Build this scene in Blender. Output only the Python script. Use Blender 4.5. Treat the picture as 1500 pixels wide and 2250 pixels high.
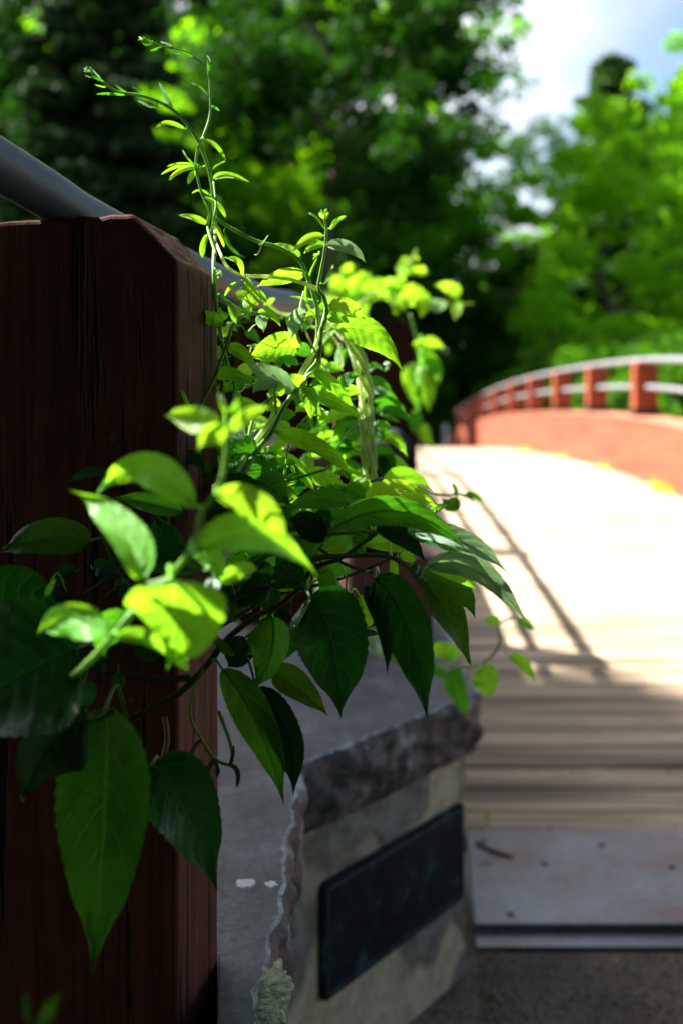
import bpy, bmesh, math, random
import numpy as np
from mathutils import Vector, Matrix, noise
R = math.radians
for o in list(bpy.data.objects): bpy.data.objects.remove(o)
scn = bpy.context.scene
col = scn.collection
# ------------------------------------------------------------------ camera
CH = 1.3; F = 2187.0; HY = 990.0
cam = bpy.data.cameras.new("camera"); co = bpy.data.objects.new("camera", cam); col.objects.link(co)
scn.camera = co
co.location = (0, 0, CH); co.rotation_euler = (R(90), 0, 0)
cam.lens = 35; cam.sensor_width = 36; cam.shift_y = -0.06
cam.clip_start = 0.02; cam.clip_end = 2000
cam.dof.use_dof = True; cam.dof.focus_distance = 1.12; cam.dof.aperture_fstop = 2.7
cam.dof.aperture_blades = 0
# ------------------------------------------------------------------ light
SUN_EL = 48.0; SUN_AZ = 287.0          # degrees clockwise from +Y: from the left, a little ahead
world = bpy.data.worlds.new("World"); scn.world = world; world.use_nodes = True
nt = world.node_tree; nt.nodes.clear()
def N(nt, t, **k):
    n = nt.nodes.new(t)
    for a, b in k.items(): setattr(n, a, b)
    return n
wo = N(nt, 'ShaderNodeOutputWorld'); sky = N(nt, 'ShaderNodeTexSky', sky_type='NISHITA')
sky.sun_disc = False; sky.sun_elevation = R(SUN_EL); sky.sun_rotation = R(SUN_AZ)
sky.air_density = 1.0; sky.dust_density = 1.0; sky.ozone_density = 1.0
bg = N(nt, 'ShaderNodeBackground'); bg.inputs[1].default_value = 0.062
bc = N(nt, 'ShaderNodeBackground'); bc.inputs[0].default_value = (0.93, 0.96, 1.0, 1); bc.inputs[1].default_value = 0.62
tc = N(nt, 'ShaderNodeTexCoord'); mp = N(nt, 'ShaderNodeMapping'); mp.inputs['Scale'].default_value = (1.6, 1.6, 3.0)
mp.inputs['Location'].default_value = (0.3, 0.2, 0.1)
nz = N(nt, 'ShaderNodeTexNoise'); nz.inputs['Scale'].default_value = 1.5; nz.inputs['Detail'].default_value = 5
sep = N(nt, 'ShaderNodeSeparateXYZ')
m1 = N(nt, 'ShaderNodeMath', operation='MULTIPLY_ADD'); m1.inputs[1].default_value = -0.8; m1.inputs[2].default_value = 0.24
add = N(nt, 'ShaderNodeMath', operation='ADD')
rp = N(nt, 'ShaderNodeValToRGB'); rp.color_ramp.elements[0].position = 0.42; rp.color_ramp.elements[1].position = 0.68
mx = N(nt, 'ShaderNodeMixShader')
L = nt.links.new
mr = N(nt, 'ShaderNodeMapRange'); mr.inputs['From Min'].default_value = .10; mr.inputs['From Max'].default_value = .36
mr.inputs['To Min'].default_value = .48; mr.inputs['To Max'].default_value = .13; L(sep.outputs[0], mr.inputs[0]); L(mr.outputs[0], bc.inputs[1])
L(tc.outputs['Generated'], mp.inputs[0]); L(mp.outputs[0], nz.inputs['Vector'])
L(tc.outputs['Generated'], sep.inputs[0]); L(sep.outputs[0], m1.inputs[0])
L(m1.outputs[0], add.inputs[0]); L(nz.outputs[0], add.inputs[1]); L(add.outputs[0], rp.inputs[0])
L(sky.outputs[0], bg.inputs[0]); L(rp.outputs[0], mx.inputs[0]); L(bg.outputs[0], mx.inputs[1]); L(bc.outputs[0], mx.inputs[2])
L(mx.outputs[0], wo.inputs[0])
sl = bpy.data.lights.new("sun", 'SUN'); so = bpy.data.objects.new("sun", sl); col.objects.link(so)
sl.energy = 5.0; sl.angle = R(0.55); sl.color = (1.0, 0.95, 0.87)
az = R(SUN_AZ); el = R(SUN_EL)
SUNDIR = Vector((math.sin(az)*math.cos(el), math.cos(az)*math.cos(el), math.sin(el)))
so.rotation_euler = SUNDIR.to_track_quat('Z', 'Y').to_euler(); so.location = (-10, 0, 30)
scn.view_settings.view_transform = 'Standard'; scn.view_settings.look = 'None'
scn.view_settings.exposure = 2.2; scn.view_settings.gamma = 1.0
scn.render.engine = 'CYCLES'
try:
    scn.cycles.max_bounces = 8; scn.cycles.transmission_bounces = 6; scn.cycles.diffuse_bounces = 4
except Exception: pass
# ------------------------------------------------------------------ helpers
def P(x, y, Y): return Vector(((x-750)/F*Y, Y, CH-(y-HY)/F*Y))
def tag(o, label=None, cat=None, group=None, kind=None):
    if label: o['label'] = label
    if cat: o['category'] = cat
    if group: o['group'] = group
    if kind: o['kind'] = kind
    return o
def mesh_obj(name, verts, faces, mat, parent=None, smooth=False, uvs=None):
    me = bpy.data.meshes.new(name); me.from_pydata([tuple(v) for v in verts], [], faces)
    if uvs is not None:
        ul = me.uv_layers.new(name="UVMap")
        idx = np.empty(len(me.loops), dtype=np.int32); me.loops.foreach_get('vertex_index', idx)
        ul.data.foreach_set('uv', np.asarray(uvs, dtype=np.float32)[idx].ravel())
    if smooth: me.polygons.foreach_set('use_smooth', [True]*len(me.polygons))
    mats = mat if isinstance(mat, (list, tuple)) else [mat]
    for m in mats: me.materials.append(m)
    me.update()
    o = bpy.data.objects.new(name, me); col.objects.link(o)
    if parent: o.parent = parent; o.matrix_parent_inverse = Matrix.Translation(-parent.location) if parent.rotation_euler.z == 0 else parent.matrix_basis.inverted()
    return o
def empty(name, loc):
    o = bpy.data.objects.new(name, None); col.objects.link(o); o.location = loc; o.empty_display_size = 0.1
    return o
class MB:
    def __init__(s): s.v = []; s.f = []
    def quadbox(s, x0, x1, y0, y1, z0, z1):
        b = len(s.v)
        for z in (z0, z1):
            s.v += [(x0,y0,z),(x1,y0,z),(x1,y1,z),(x0,y1,z)]
        s.f += [(b,b+3,b+2,b+1),(b+4,b+5,b+6,b+7),(b,b+1,b+5,b+4),(b+1,b+2,b+6,b+5),(b+2,b+3,b+7,b+6),(b+3,b,b+4,b+7)]
    def prism(s, poly, z0, z1):           # poly CCW seen from above
        b = len(s.v); n = len(poly)
        s.v += [(p[0],p[1],z0) for p in poly] + [(p[0],p[1],z1) for p in poly]
        s.f.append(tuple(range(b+n-1, b-1, -1))); s.f.append(tuple(range(b+n, b+2*n)))
        for i in range(n):
            j = (i+1) % n; s.f.append((b+i, b+j, b+n+j, b+n+i))
    def tube(s, pts, rad, sides=8, cap=True):
        n = len(pts); b = len(s.v)
        if not hasattr(rad, '__len__'): rad = [rad]*n
        t0 = (pts[1]-pts[0]).normalized()
        up = Vector((0,0,1)) if abs(t0.z) < .9 else Vector((0,1,0))
        u = t0.cross(up).normalized()
        for i in range(n):
            t = (pts[min(i+1,n-1)]-pts[max(i-1,0)])
            if t.length < 1e-9: t = t0
            t = t.normalized(); u = (u - t*u.dot(t)).normalized(); w = t.cross(u)
            for k in range(sides):
                a = 2*math.pi*k/sides
                s.v.append(tuple(pts[i] + (u*math.cos(a)+w*math.sin(a))*rad[i]))
        for i in range(n-1):
            for k in range(sides):
                k2 = (k+1) % sides
                s.f.append((b+i*sides+k, b+i*sides+k2, b+(i+1)*sides+k2, b+(i+1)*sides+k))
        if cap:
            s.f.append(tuple(b+k for k in range(sides-1,-1,-1))); s.f.append(tuple(b+(n-1)*sides+k for k in range(sides)))
    def obj(s, name, mat, parent=None, smooth=False, bevel=0, seg=2):
        o = mesh_obj(name, s.v, s.f, mat, parent, smooth)
        if bevel:
            m = o.modifiers.new('bevel', 'BEVEL'); m.width = bevel; m.segments = seg; m.limit_method = 'ANGLE'
        return o
def spline(pts, step=5):                  # Catmull-Rom through vectors
    out = []; n = len(pts)
    for i in range(n-1):
        p0 = pts[max(i-1,0)]; p1 = pts[i]; p2 = pts[i+1]; p3 = pts[min(i+2,n-1)]
        for k in range(step):
            t = k/step
            out.append(0.5*((2*p1)+(p2-p0)*t+(2*p0-5*p1+4*p2-p3)*t*t+(3*p1-p0-3*p2+p3)*t**3))
    out.append(pts[-1].copy()); return out
# ------------------------------------------------------------------ materials
def mat_new(name):
    m = bpy.data.materials.new(name); m.use_nodes = True; t = m.node_tree
    return m, t, t.nodes['Principled BSDF'], t.nodes['Material Output']
def noise_node(t, scale, detail=4, rough=0.5, vec=None, sc=None, coord='Object'):
    n = N(t, 'ShaderNodeTexNoise'); n.inputs['Scale'].default_value = scale; n.inputs['Detail'].default_value = detail
    n.inputs['Roughness'].default_value = rough
    c = N(t, 'ShaderNodeTexCoord'); src = c.outputs[coord]
    if sc:
        mpp = N(t, 'ShaderNodeMapping'); mpp.inputs['Scale'].default_value = sc
        t.links.new(src, mpp.inputs[0]); src = mpp.outputs[0]
    t.links.new(src, n.inputs['Vector']); return n
def ramp(t, src, stops):
    r = N(t, 'ShaderNodeValToRGB'); e = r.color_ramp.elements
    while len(e) < len(stops): e.new(0.5)
    for i, (p, c) in enumerate(stops):
        e[i].position = p; e[i].color = (c[0], c[1], c[2], 1) if hasattr(c, '__len__') else (c, c, c, 1)
    t.links.new(src, r.inputs[0]); return r
def mixc(t, fac, a, b, mode='MIX'):
    m = N(t, 'ShaderNodeMix', data_type='RGBA', blend_type=mode)
    for s, v in ((0, fac), (6, a), (7, b)):
        if hasattr(v, 'is_linked') or hasattr(v, 'links'): t.links.new(v, m.inputs[s])
        else: m.inputs[s].default_value = v if s == 0 else (v[0], v[1], v[2], 1)
    return m.outputs[2]
def bump(t, h, strength, dist, bsdf, prev=None):
    b = N(t, 'ShaderNodeBump'); b.inputs['Strength'].default_value = strength; b.inputs['Distance'].default_value = dist
    t.links.new(h, b.inputs['Height'])
    if prev: t.links.new(prev.outputs[0], b.inputs['Normal'])
    t.links.new(b.outputs[0], bsdf.inputs['Normal']); return b
def simple(name, c, rough=0.6, metal=0, nscale=12, var=0.25, bs=0.2, bd=0.003, sc=None):
    m, t, b, o = mat_new(name)
    n = noise_node(t, nscale, 5, .6, sc=sc)
    r = ramp(t, n.outputs[0], [(.3, [k*(1-var) for k in c]), (.7, [min(1, k*(1+var)) for k in c])])
    t.links.new(r.outputs[0], b.inputs['Base Color']); b.inputs['Roughness'].default_value = rough; b.inputs['Metallic'].default_value = metal
    if bs: bump(t, n.outputs[0], bs, bd, b)
    return m
def wood_paint(name, c, c2, crack=True, sc=(1,1,1)):
    m, t, b, o = mat_new(name)
    g = noise_node(t, 60, 6, .65, sc=(sc[0], sc[1], .045*sc[2]))
    g2 = noise_node(t, 9, 4, .6)
    ck = noise_node(t, 75, 3, .55, sc=(sc[0], sc[1], .05*sc[2]))
    base = ramp(t, g2.outputs[0], [(.3, c2), (.7, c)]).outputs[0]
    gr = ramp(t, g.outputs[0], [(.35, .62), (.6, 1.05)])
    base = mixc(t, 1.0, base, gr.outputs[0], 'MULTIPLY')
    if crack:
        cm = ramp(t, ck.outputs[0], [(.35, 0.0), (.40, 1.0)])
        base = mixc(t, cm.outputs[0], (.008, .005, .004), base)
        pv = bump(t, cm.outputs[0], .9, .004, b)
        bump(t, g.outputs[0], .7, .0025, b, pv)
    else: bump(t, g.outputs[0], .5, .003, b)
    fl = noise_node(t, 38, 6, .7); fm_ = ramp(t, fl.outputs[0], [(.66, 0.0), (.69, .8)])
    base = mixc(t, fm_.outputs[0], base, (.16,.11,.085) if crack else [k*1.5 for k in c])
    t.links.new(base, b.inputs['Base Color']); b.inputs['Roughness'].default_value = .75; b.inputs['Specular IOR Level'].default_value = .15
    return m
M = {}
M['post_paint'] = wood_paint('post_paint', (.155,.046,.026), (.095,.029,.018))
M['rail_red'] = wood_paint('rail_red', (.34,.072,.035), (.25,.055,.028), crack=False)
M['parapet_red'] = simple('parapet_red', (.25,.050,.020), .75, nscale=3.5, var=.32, bs=.4, bd=.01, sc=(1,.25,2.2))
M['parapet_cap'] = simple('parapet_cap', (.42,.15,.09), .6, nscale=6, var=.15)
M['pipe'] = simple('pipe_paint', (.065,.082,.105), .5, nscale=30, var=.22, bs=.35, bd=.002)
M['pipe_far'] = simple('pipe_galvanised', (.20,.205,.225), .5, nscale=20, var=.15, bs=0)
M['shoe'] = simple('black_iron', (.012,.012,.014), .55, nscale=30, var=.3)
M['rust'] = simple('rusty_iron', (.12,.045,.02), .8, nscale=60, var=.5)
M['white'] = simple('white_paint', (.75,.76,.78), .5, var=.05)
M['bark'] = simple('bark', (.07,.055,.042), .9, nscale=9, var=.5, bs=.8, bd=.03, sc=(1,1,.25))
M['asphalt'] = None
def asphalt():
    m, t, b, o = mat_new('asphalt_path')
    n = noise_node(t, 140, 4, .8); n2 = noise_node(t, 2.6, 5, .6); v = N(t, 'ShaderNodeTexVoronoi'); v.inputs['Scale'].default_value = 170
    c = N(t, 'ShaderNodeTexCoord'); t.links.new(c.outputs['Object'], v.inputs['Vector'])
    a = ramp(t, n2.outputs[0], [(.35, (.095,.075,.060)), (.52, (.15,.12,.09)), (.66, (.28,.21,.125))]).outputs[0]
    s = ramp(t, v.outputs['Color'], [(.2, .45), (.8, 1.5)])
    a = mixc(t, 1.0, a, s.outputs[0], 'MULTIPLY'); t.links.new(a, b.inputs['Base Color']); b.inputs['Roughness'].default_value = .9
    bump(t, v.outputs['Distance'], .8, .004, b); return m
M['asphalt'] = asphalt()
def deckmat():
    m, t, b, o = mat_new('deck_planks')
    g = noise_node(t, 19, 6, .78, sc=(.09, 3.6, 1)); g2 = noise_node(t, 1.3, 3, .5, sc=(.25, 5.4, 1)); g3 = noise_node(t, 1.1, 4, .6)
    a = ramp(t, g.outputs[0], [(.3, (.17,.11,.065)), (.48, (.42,.33,.235)), (.68, (.64,.55,.43))]).outputs[0]
    s = ramp(t, g2.outputs[0], [(.34, .42), (.5, .95), (.66, 1.25)]); a = mixc(t, 1.0, a, s.outputs[0], 'MULTIPLY')
    s3 = ramp(t, g3.outputs[0], [(.35, (.85,.82,.72)), (.6, (1.05,1.0,.97))]); a = mixc(t, 1.0, a, s3.outputs[0], 'MULTIPLY')
    t.links.new(a, b.inputs['Base Color']); b.inputs['Roughness'].default_value = .78
    bump(t, g.outputs[0], .6, .004, b); return m
M['deck'] = deckmat()
def platemat():
    m, t, b, o = mat_new('steel_plate')
    n = noise_node(t, 3.2, 5, .6); n2 = noise_node(t, 45, 4, .7)
    a = ramp(t, n.outputs[0], [(.34, (.17,.085,.08)), (.47, (.18,.175,.21)), (.68, (.235,.25,.33))]).outputs[0]
    s = ramp(t, n2.outputs[0], [(.3, .7), (.7, 1.15)]); a = mixc(t, 1.0, a, s.outputs[0], 'MULTIPLY')
    t.links.new(a, b.inputs['Base Color']); b.inputs['Roughness'].default_value = .34; b.inputs['Metallic'].default_value = .3
    bump(t, n2.outputs[0], .25, .002, b); return m
M['plate'] = platemat()
def slatemat(name, rough_face):
    m, t, b, o = mat_new(name)
    n = noise_node(t, 7, 8, .72); n2 = noise_node(t, 90, 5, .75); n3 = noise_node(t, 26, 5, .7, sc=(1, .25, 1)); n4 = noise_node(t, 2.4, 3, .5)
    if rough_face:
        a = ramp(t, n.outputs[0], [(.34, (.010,.011,.012)), (.46, (.026,.030,.034)), (.53, (.10,.112,.115)), (.61, (.42,.43,.41))]).outputs[0]
    else:
        a = ramp(t, n.outputs[0], [(.3, (.075,.072,.085)), (.52, (.12,.115,.13)), (.68, (.20,.20,.22)), (.8, (.36,.37,.39))]).outputs[0]
        s4 = ramp(t, n3.outputs[0], [(.3, .7), (.7, 1.3)]); a = mixc(t, 1.0, a, s4.outputs[0], 'MULTIPLY')
        f = ramp(t, n4.outputs[0], [(.62, 0.0), (.72, .7)]); a = mixc(t, f.outputs[0], a, (.10,.19,.25))
    s = ramp(t, n2.outputs[0], [(.3, .55), (.7, 1.35)]); a = mixc(t, 1.0, a, s.outputs[0], 'MULTIPLY')
    t.links.new(a, b.inputs['Base Color']); b.inputs['Roughness'].default_value = .62
    pv = bump(t, n.outputs[0], .8 if rough_face else .15, .02 if rough_face else .004, b)
    bump(t, n2.outputs[0], .5, .003, b, pv); return m
M['slate_top'] = slatemat('slate_top', False); M['slate_rough'] = slatemat('slate_rough', True)
M['chip'] = simple('chipped_edge', (.30,.32,.34), .7, nscale=45, var=.85, bs=.8, bd=.006)
M['lichen'] = simple('lichen', (.33,.36,.22), .95, nscale=120, var=.75, bs=1.0, bd=.006)
M['splash'] = simple('white_splash', (.7,.7,.7), .8, nscale=60, var=.15)
def mortar():
    m, t, b, o = mat_new('rubble_and_mortar')
    v = N(t, 'ShaderNodeTexVoronoi', feature='SMOOTH_F1'); v.inputs['Scale'].default_value = 3.6; v.inputs['Smoothness'].default_value = .35
    c = N(t, 'ShaderNodeTexCoord'); wn = noise_node(t, 5, 3, .6)
    ad = N(t, 'ShaderNodeVectorMath', operation='MULTIPLY_ADD'); ad.inputs[1].default_value = (.18,.18,.18)
    t.links.new(wn.outputs['Color'], ad.inputs[0]); t.links.new(c.outputs['Object'], ad.inputs[2]); t.links.new(ad.outputs[0], v.inputs['Vector'])
    n = noise_node(t, 22, 7, .7)
    st = ramp(t, n.outputs[0], [(.35, (.12,.125,.115)), (.65, (.30,.30,.27))]).outputs[0]
    mo = ramp(t, n.outputs[0], [(.3, (.36,.31,.18)), (.6, (.66,.61,.43)), (.75, (.42,.29,.13))]).outputs[0]
    k = ramp(t, v.outputs['Distance'], [(.34, 0.0), (.52, 1.0)])
    k2 = ramp(t, v.outputs['Distance'], [(.35, 1.0), (.42, .55), (.50, 1.0)])
    a = mixc(t, k.outputs[0], st, mo); a = mixc(t, 1.0, a, k2.outputs[0], 'MULTIPLY')
    t.links.new(a, b.inputs['Base Color']); b.inputs['Roughness'].default_value = .85
    pv = bump(t, k2.outputs[0], .5, .012, b); bump(t, n.outputs[0], .5, .008, b, pv); return m
M['mortar'] = mortar()
def bronze():
    m, t, b, o = mat_new('dark_bronze')
    n = noise_node(t, 14, 5, .7)
    a = ramp(t, n.outputs[0], [(.42, (.005,.008,.011)), (.56, (.009,.022,.028)), (.68, (.02,.10,.11))]).outputs[0]
    t.links.new(a, b.inputs['Base Color']); b.inputs['Roughness'].default_value = .7; b.inputs['Specular IOR Level'].default_value = .12
    bump(t, n.outputs[0], .3, .003, b); return m
M['bronze'] = bronze()
def terrain():
    m, t, b, o = mat_new('grassy_ground')
    n = noise_node(t, 2.2, 6, .7)
    a = ramp(t, n.outputs[0], [(.3, (.03,.035,.012)), (.55, (.045,.075,.018)), (.75, (.08,.10,.03))]).outputs[0]
    t.links.new(a, b.inputs['Base Color']); b.inputs['Roughness'].default_value = .95; bump(t, n.outputs[0], 1, .08, b); return m
M['terrain'] = terrain()
def leafmat(name, base, trans, fac=.45, rough=.42, vein=1.0, veincol=None, bs=.5, spec=.5):
    m, t, b, o = mat_new(name)
    uv = N(t, 'ShaderNodeUVMap'); uv.uv_map = 'UVMap'; sp = N(t, 'ShaderNodeSeparateXYZ'); t.links.new(uv.outputs[0], sp.inputs[0])
    def ma(op, a, c=None, d=None):
        n = N(t, 'ShaderNodeMath', operation=op)
        for i, v in enumerate((a, c, d)):
            if v is None: continue
            if hasattr(v, 'links'): t.links.new(v, n.inputs[i])
            else: n.inputs[i].default_value = v
        return n.outputs[0]
    cx = ma('SUBTRACT', sp.outputs[0], .5); u = ma('MULTIPLY', ma('ABSOLUTE', cx), 2.0); s = sp.outputs[1]
    sg = ma('MULTIPLY', ma('SIGN', cx), .028)
    wob = noise_node(t, 4, 2, .5, coord='UV')
    ph = ma('ADD', ma('SUBTRACT', s, ma('MULTIPLY', ma('POWER', u, 1.25), .27)), sg)
    ph = ma('ADD', ph, ma('MULTIPLY', wob.outputs[0], .05))
    fr = ma('ABSOLUTE', ma('SUBTRACT', ma('FRACT', ma('MULTIPLY', ph, 7.0)), .5))
    lat = ma('MULTIPLY', ma('SUBTRACT', 1.0, ma('SMOOTH_MIN', ma('MULTIPLY', fr, 13.0), 1.0, .2)), ma('SUBTRACT', 1.0, ma('POWER', u, 3.0)))
    latc = N(t, 'ShaderNodeClamp'); t.links.new(lat, latc.inputs[0])
    mid = N(t, 'ShaderNodeClamp'); t.links.new(ma('SUBTRACT', 1.0, ma('MULTIPLY', u, 18.0)), mid.inputs[0])
    vo = N(t, 'ShaderNodeTexVoronoi', feature='DISTANCE_TO_EDGE'); vo.inputs['Scale'].default_value = 22
    mv = N(t, 'ShaderNodeMapping'); mv.inputs['Scale'].default_value = (1, 1.9, 1); t.links.new(uv.outputs[0], mv.inputs[0]); t.links.new(mv.outputs[0], vo.inputs['Vector'])
    net = ramp(t, vo.outputs['Distance'], [(0.0, 1.0), (.09, 0.0)]).outputs[0]
    nz = noise_node(t, 28, 4, .6); oi = N(t, 'ShaderNodeObjectInfo')
    hs = N(t, 'ShaderNodeHueSaturation'); hs.inputs['Color'].default_value = (*base, 1)
    t.links.new(ma('MULTIPLY_ADD', oi.outputs['Random'], .05, .475), hs.inputs['Hue'])
    t.links.new(ma('MULTIPLY_ADD', oi.outputs['Random'], .5, .78), hs.inputs['Value'])
    vr = ramp(t, nz.outputs[0], [(.3, .72), (.7, 1.25)])
    bcol = mixc(t, 1.0, hs.outputs[0], vr.outputs[0], 'MULTIPLY')
    sn = noise_node(t, 5, 3, .6, coord='Object', sc=(9,9,9)); sm = ramp(t, sn.outputs[0], [(.71, 0.0), (.735, 1.0)])
    bcol = mixc(t, sm.outputs[0], bcol, (.10,.055,.012))
    vc = veincol or [min(1, k*1.9+.03) for k in base]
    f1 = ma('MULTIPLY', latc.outputs[0], .8*vein); f2 = ma('MULTIPLY', mid.outputs[0], .8*vein)
    bcol = mixc(t, f1, bcol, vc); bcol = mixc(t, f2, bcol, vc)
    t.links.new(bcol, b.inputs['Base Color']); b.inputs['Roughness'].default_value = rough; b.inputs['Specular IOR Level'].default_value = spec
    hgt = ma('ADD', ma('MULTIPLY', latc.outputs[0], -.6), ma('MULTIPLY', mid.outputs[0], -1.0))
    hgt = ma('ADD', hgt, ma('MULTIPLY', net, -.22))
    hgt = ma('ADD', hgt, ma('MULTIPLY', nz.outputs[0], .7))
    bp = bump(t, hgt, bs, .0016, b)
    tr = N(t, 'ShaderNodeBsdfTranslucent')
    tv = mixc(t, 1.0, trans, vr.outputs[0], 'MULTIPLY')
    tv = mixc(t, ma('MULTIPLY', latc.outputs[0], .6*vein), tv, [min(.9, k*1.6+.01) for k in trans])
    tv = mixc(t, ma('MULTIPLY', mid.outputs[0], .6*vein), tv, [min(.9, k*1.6+.02) for k in trans])
    tv = mixc(t, ma('MULTIPLY', net, .18*vein), tv, [k*.6 for k in trans])
    t.links.new(tv, tr.inputs[0]); t.links.new(bp.outputs[0], tr.inputs['Normal'])
    ms = N(t, 'ShaderNodeMixShader'); ms.inputs[0].default_value = fac
    t.links.new(b.outputs[0], ms.inputs[1]); t.links.new(tr.outputs[0], ms.inputs[2]); t.links.new(ms.outputs[0], o.inputs[0])
    return m
LMX = 0
LM = {
 'Y': leafmat('leaf_young', (.20,.43,.03), (.40,.76,.025), .53, .42, .8),
 'V': leafmat('leaf_fresh', (.15,.43,.03), (.33,.78,.02), .52, .36, .8),
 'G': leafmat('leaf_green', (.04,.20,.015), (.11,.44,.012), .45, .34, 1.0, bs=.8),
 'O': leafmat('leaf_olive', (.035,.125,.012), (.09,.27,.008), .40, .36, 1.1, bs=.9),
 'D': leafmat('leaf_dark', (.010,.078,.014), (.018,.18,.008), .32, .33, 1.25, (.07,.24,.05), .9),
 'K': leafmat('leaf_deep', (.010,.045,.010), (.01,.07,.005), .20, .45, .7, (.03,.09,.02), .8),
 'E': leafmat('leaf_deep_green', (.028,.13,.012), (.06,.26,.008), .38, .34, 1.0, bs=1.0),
 'B': leafmat('leaf_underside_sheen', (.42,.62,.46), (.34,.60,.22), .32, .30, .9, (.6,.72,.6), .7),  # pale undersides, whitened with sky sheen put into the colour
}
def stemmat(name, c):
    m, t, b, o = mat_new(name); n = noise_node(t, 60, 4, .6)
    r = ramp(t, n.outputs[0], [(.3, [k*.7 for k in c]), (.7, [k*1.25 for k in c])]); t.links.new(r.outputs[0], b.inputs['Base Color'])
    b.inputs['Roughness'].default_value = .55; bump(t, n.outputs[0], .3, .001, b)
    tr = N(t, 'ShaderNodeBsdfTranslucent'); tr.inputs[0].default_value = (c[0]*1.6, c[1]*1.5, c[2], 1)
    ms = N(t, 'ShaderNodeMixShader'); ms.inputs[0].default_value = .3
    t.links.new(b.outputs[0], ms.inputs[1]); t.links.new(tr.outputs[0], ms.inputs[2]); t.links.new(ms.outputs[0], o.inputs[0]); return m
SM = {'g': stemmat('stem_green', (.17,.36,.05)), 'p': stemmat('stem_pale', (.64,.78,.40)), 'd': stemmat('stem_dark', (.05,.13,.02)), 'w': stemmat('stem_woody', (.045,.07,.018)), 'y': stemmat('stem_yellow', (.35,.50,.04)), 'b': stemmat('stem_dry', (.20,.15,.08))}
# ------------------------------------------------------------------ setting: ground, path, deck
_py = np.array([-5,3.0,3.3,4,5,6,7,8.75,10.36,12.3,14.2,16.2,18,20,24,26,28,30,60.])
_pz = np.array([0,0,0,.13,.31,.48,.64,.89,1.04,1.15,1.235,1.30,1.34,1.36,1.31,1.23,1.12,1.05,1.0])
_g = np.arange(3.0, 50, .1); _z = np.interp(_g, _py, _pz); _k = np.exp(-.5*(np.arange(-12,13)/6)**2); _k /= _k.sum()
_zs = np.convolve(np.pad(_z, 12, mode='edge'), _k, 'valid'); _b = np.clip((_g-3.3)/1.2, 0, 1); _z = _z*(1-_b)+_zs*_b
def deckz(Y): return float(np.interp(Y, _g, _z)) if Y > 3.3 else 0.0
def ground():
    xs = list(np.concatenate([np.linspace(-400,-30,12), np.linspace(-26,26,53), np.linspace(30,400,12)]))
    ys = list(np.concatenate([np.linspace(-300,-10,10), np.linspace(-8,60,69), np.linspace(65,900,16)]))
    v = []; f = []
    for y in ys:
        for x in xs:
            z = -.05
            if 3.4 < y < 28: z -= 1.6*math.sin(math.pi*(y-3.4)/24.6)**.6
            z += 1.0*min(1, max(0, (y-18)/11))
            if abs(x) > 4 or y > 36: z += .25*noise.noise(Vector((x*.15, y*.15, 0)))-.12
            v.append((x, y, z))
    nx = len(xs)
    for j in range(len(ys)-1):
        for i in range(nx-1): f.append((j*nx+i, j*nx+i+1, (j+1)*nx+i+1, (j+1)*nx+i))
    tag(mesh_obj('ground', v, f, M['terrain'], smooth=True), kind='structure')
ground()
b = MB(); b.prism([(-.9,-8),(5,-8),(5,3.2),(-.9,3.2)], -.06, 0); b.prism([(-1.2,28.3),(4.5,28.3),(4.5,70),(-1.2,70)], .9, 1.05); tag(b.obj('path', M['asphalt']), kind='structure')
def deck():
    rnd = random.Random(3); b = MB(); Y = 3.345; i = 0
    while Y < 28.2:
        w = .138; g = rnd.uniform(.007, .015)
        if i == 2: g = .03
        z0 = deckz(Y)+rnd.uniform(-.002,.002); z1 = deckz(Y+w)+rnd.uniform(-.002,.002)
        x0 = .29+rnd.uniform(-.01,.01); x1 = 2.99; n = 10; e = .006
        base = len(b.v)
        prof = [(0,-.04),(0,-e),(e,0),(w-e,0),(w,-e),(w,-.04)]
        for k in range(n+1):
            x = x0+(x1-x0)*k/n; wv = .0025*noise.noise(Vector((x*2, Y*7, 0)))
            for (dy, dz) in prof:
                b.v.append((x, Y+dy+wv, z0+(z1-z0)*dy/w+dz+wv))
        for k in range(n):
            for q in range(5):
                a = base+k*6+q; b.f.append((a, a+1, a+7, a+6))
        b.f.append(tuple(base+q for q in range(6))); b.f.append(tuple(base+n*6+q for q in range(5,-1,-1)))
        Y += w+g; i += 1
    o = b.obj('bridge_deck', M['deck']); tag(o, kind='structure')
    # dark bearers under the boards
    b = MB(); n = 60
    ys = [3.35+(28.2-3.35)*k/n for k in range(n+1)]
    for k in range(n):
        y0, y1 = ys[k], ys[k+1]; bb = len(b.v)
        for (y, z) in ((y0, deckz(y0)), (y1, deckz(y1))):
            b.v += [(.28,y,z-.05),(3.0,y,z-.05),(3.0,y,z-.35),(.28,y,z-.35)]
        b.f += [(bb,bb+1,bb+5,bb+4),(bb+1,bb+2,bb+6,bb+5),(bb+2,bb+3,bb+7,bb+6),(bb+3,bb,bb+4,bb+7)]
    tag(b.obj('bridge_beams', M['shoe']), kind='structure')
deck()
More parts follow.
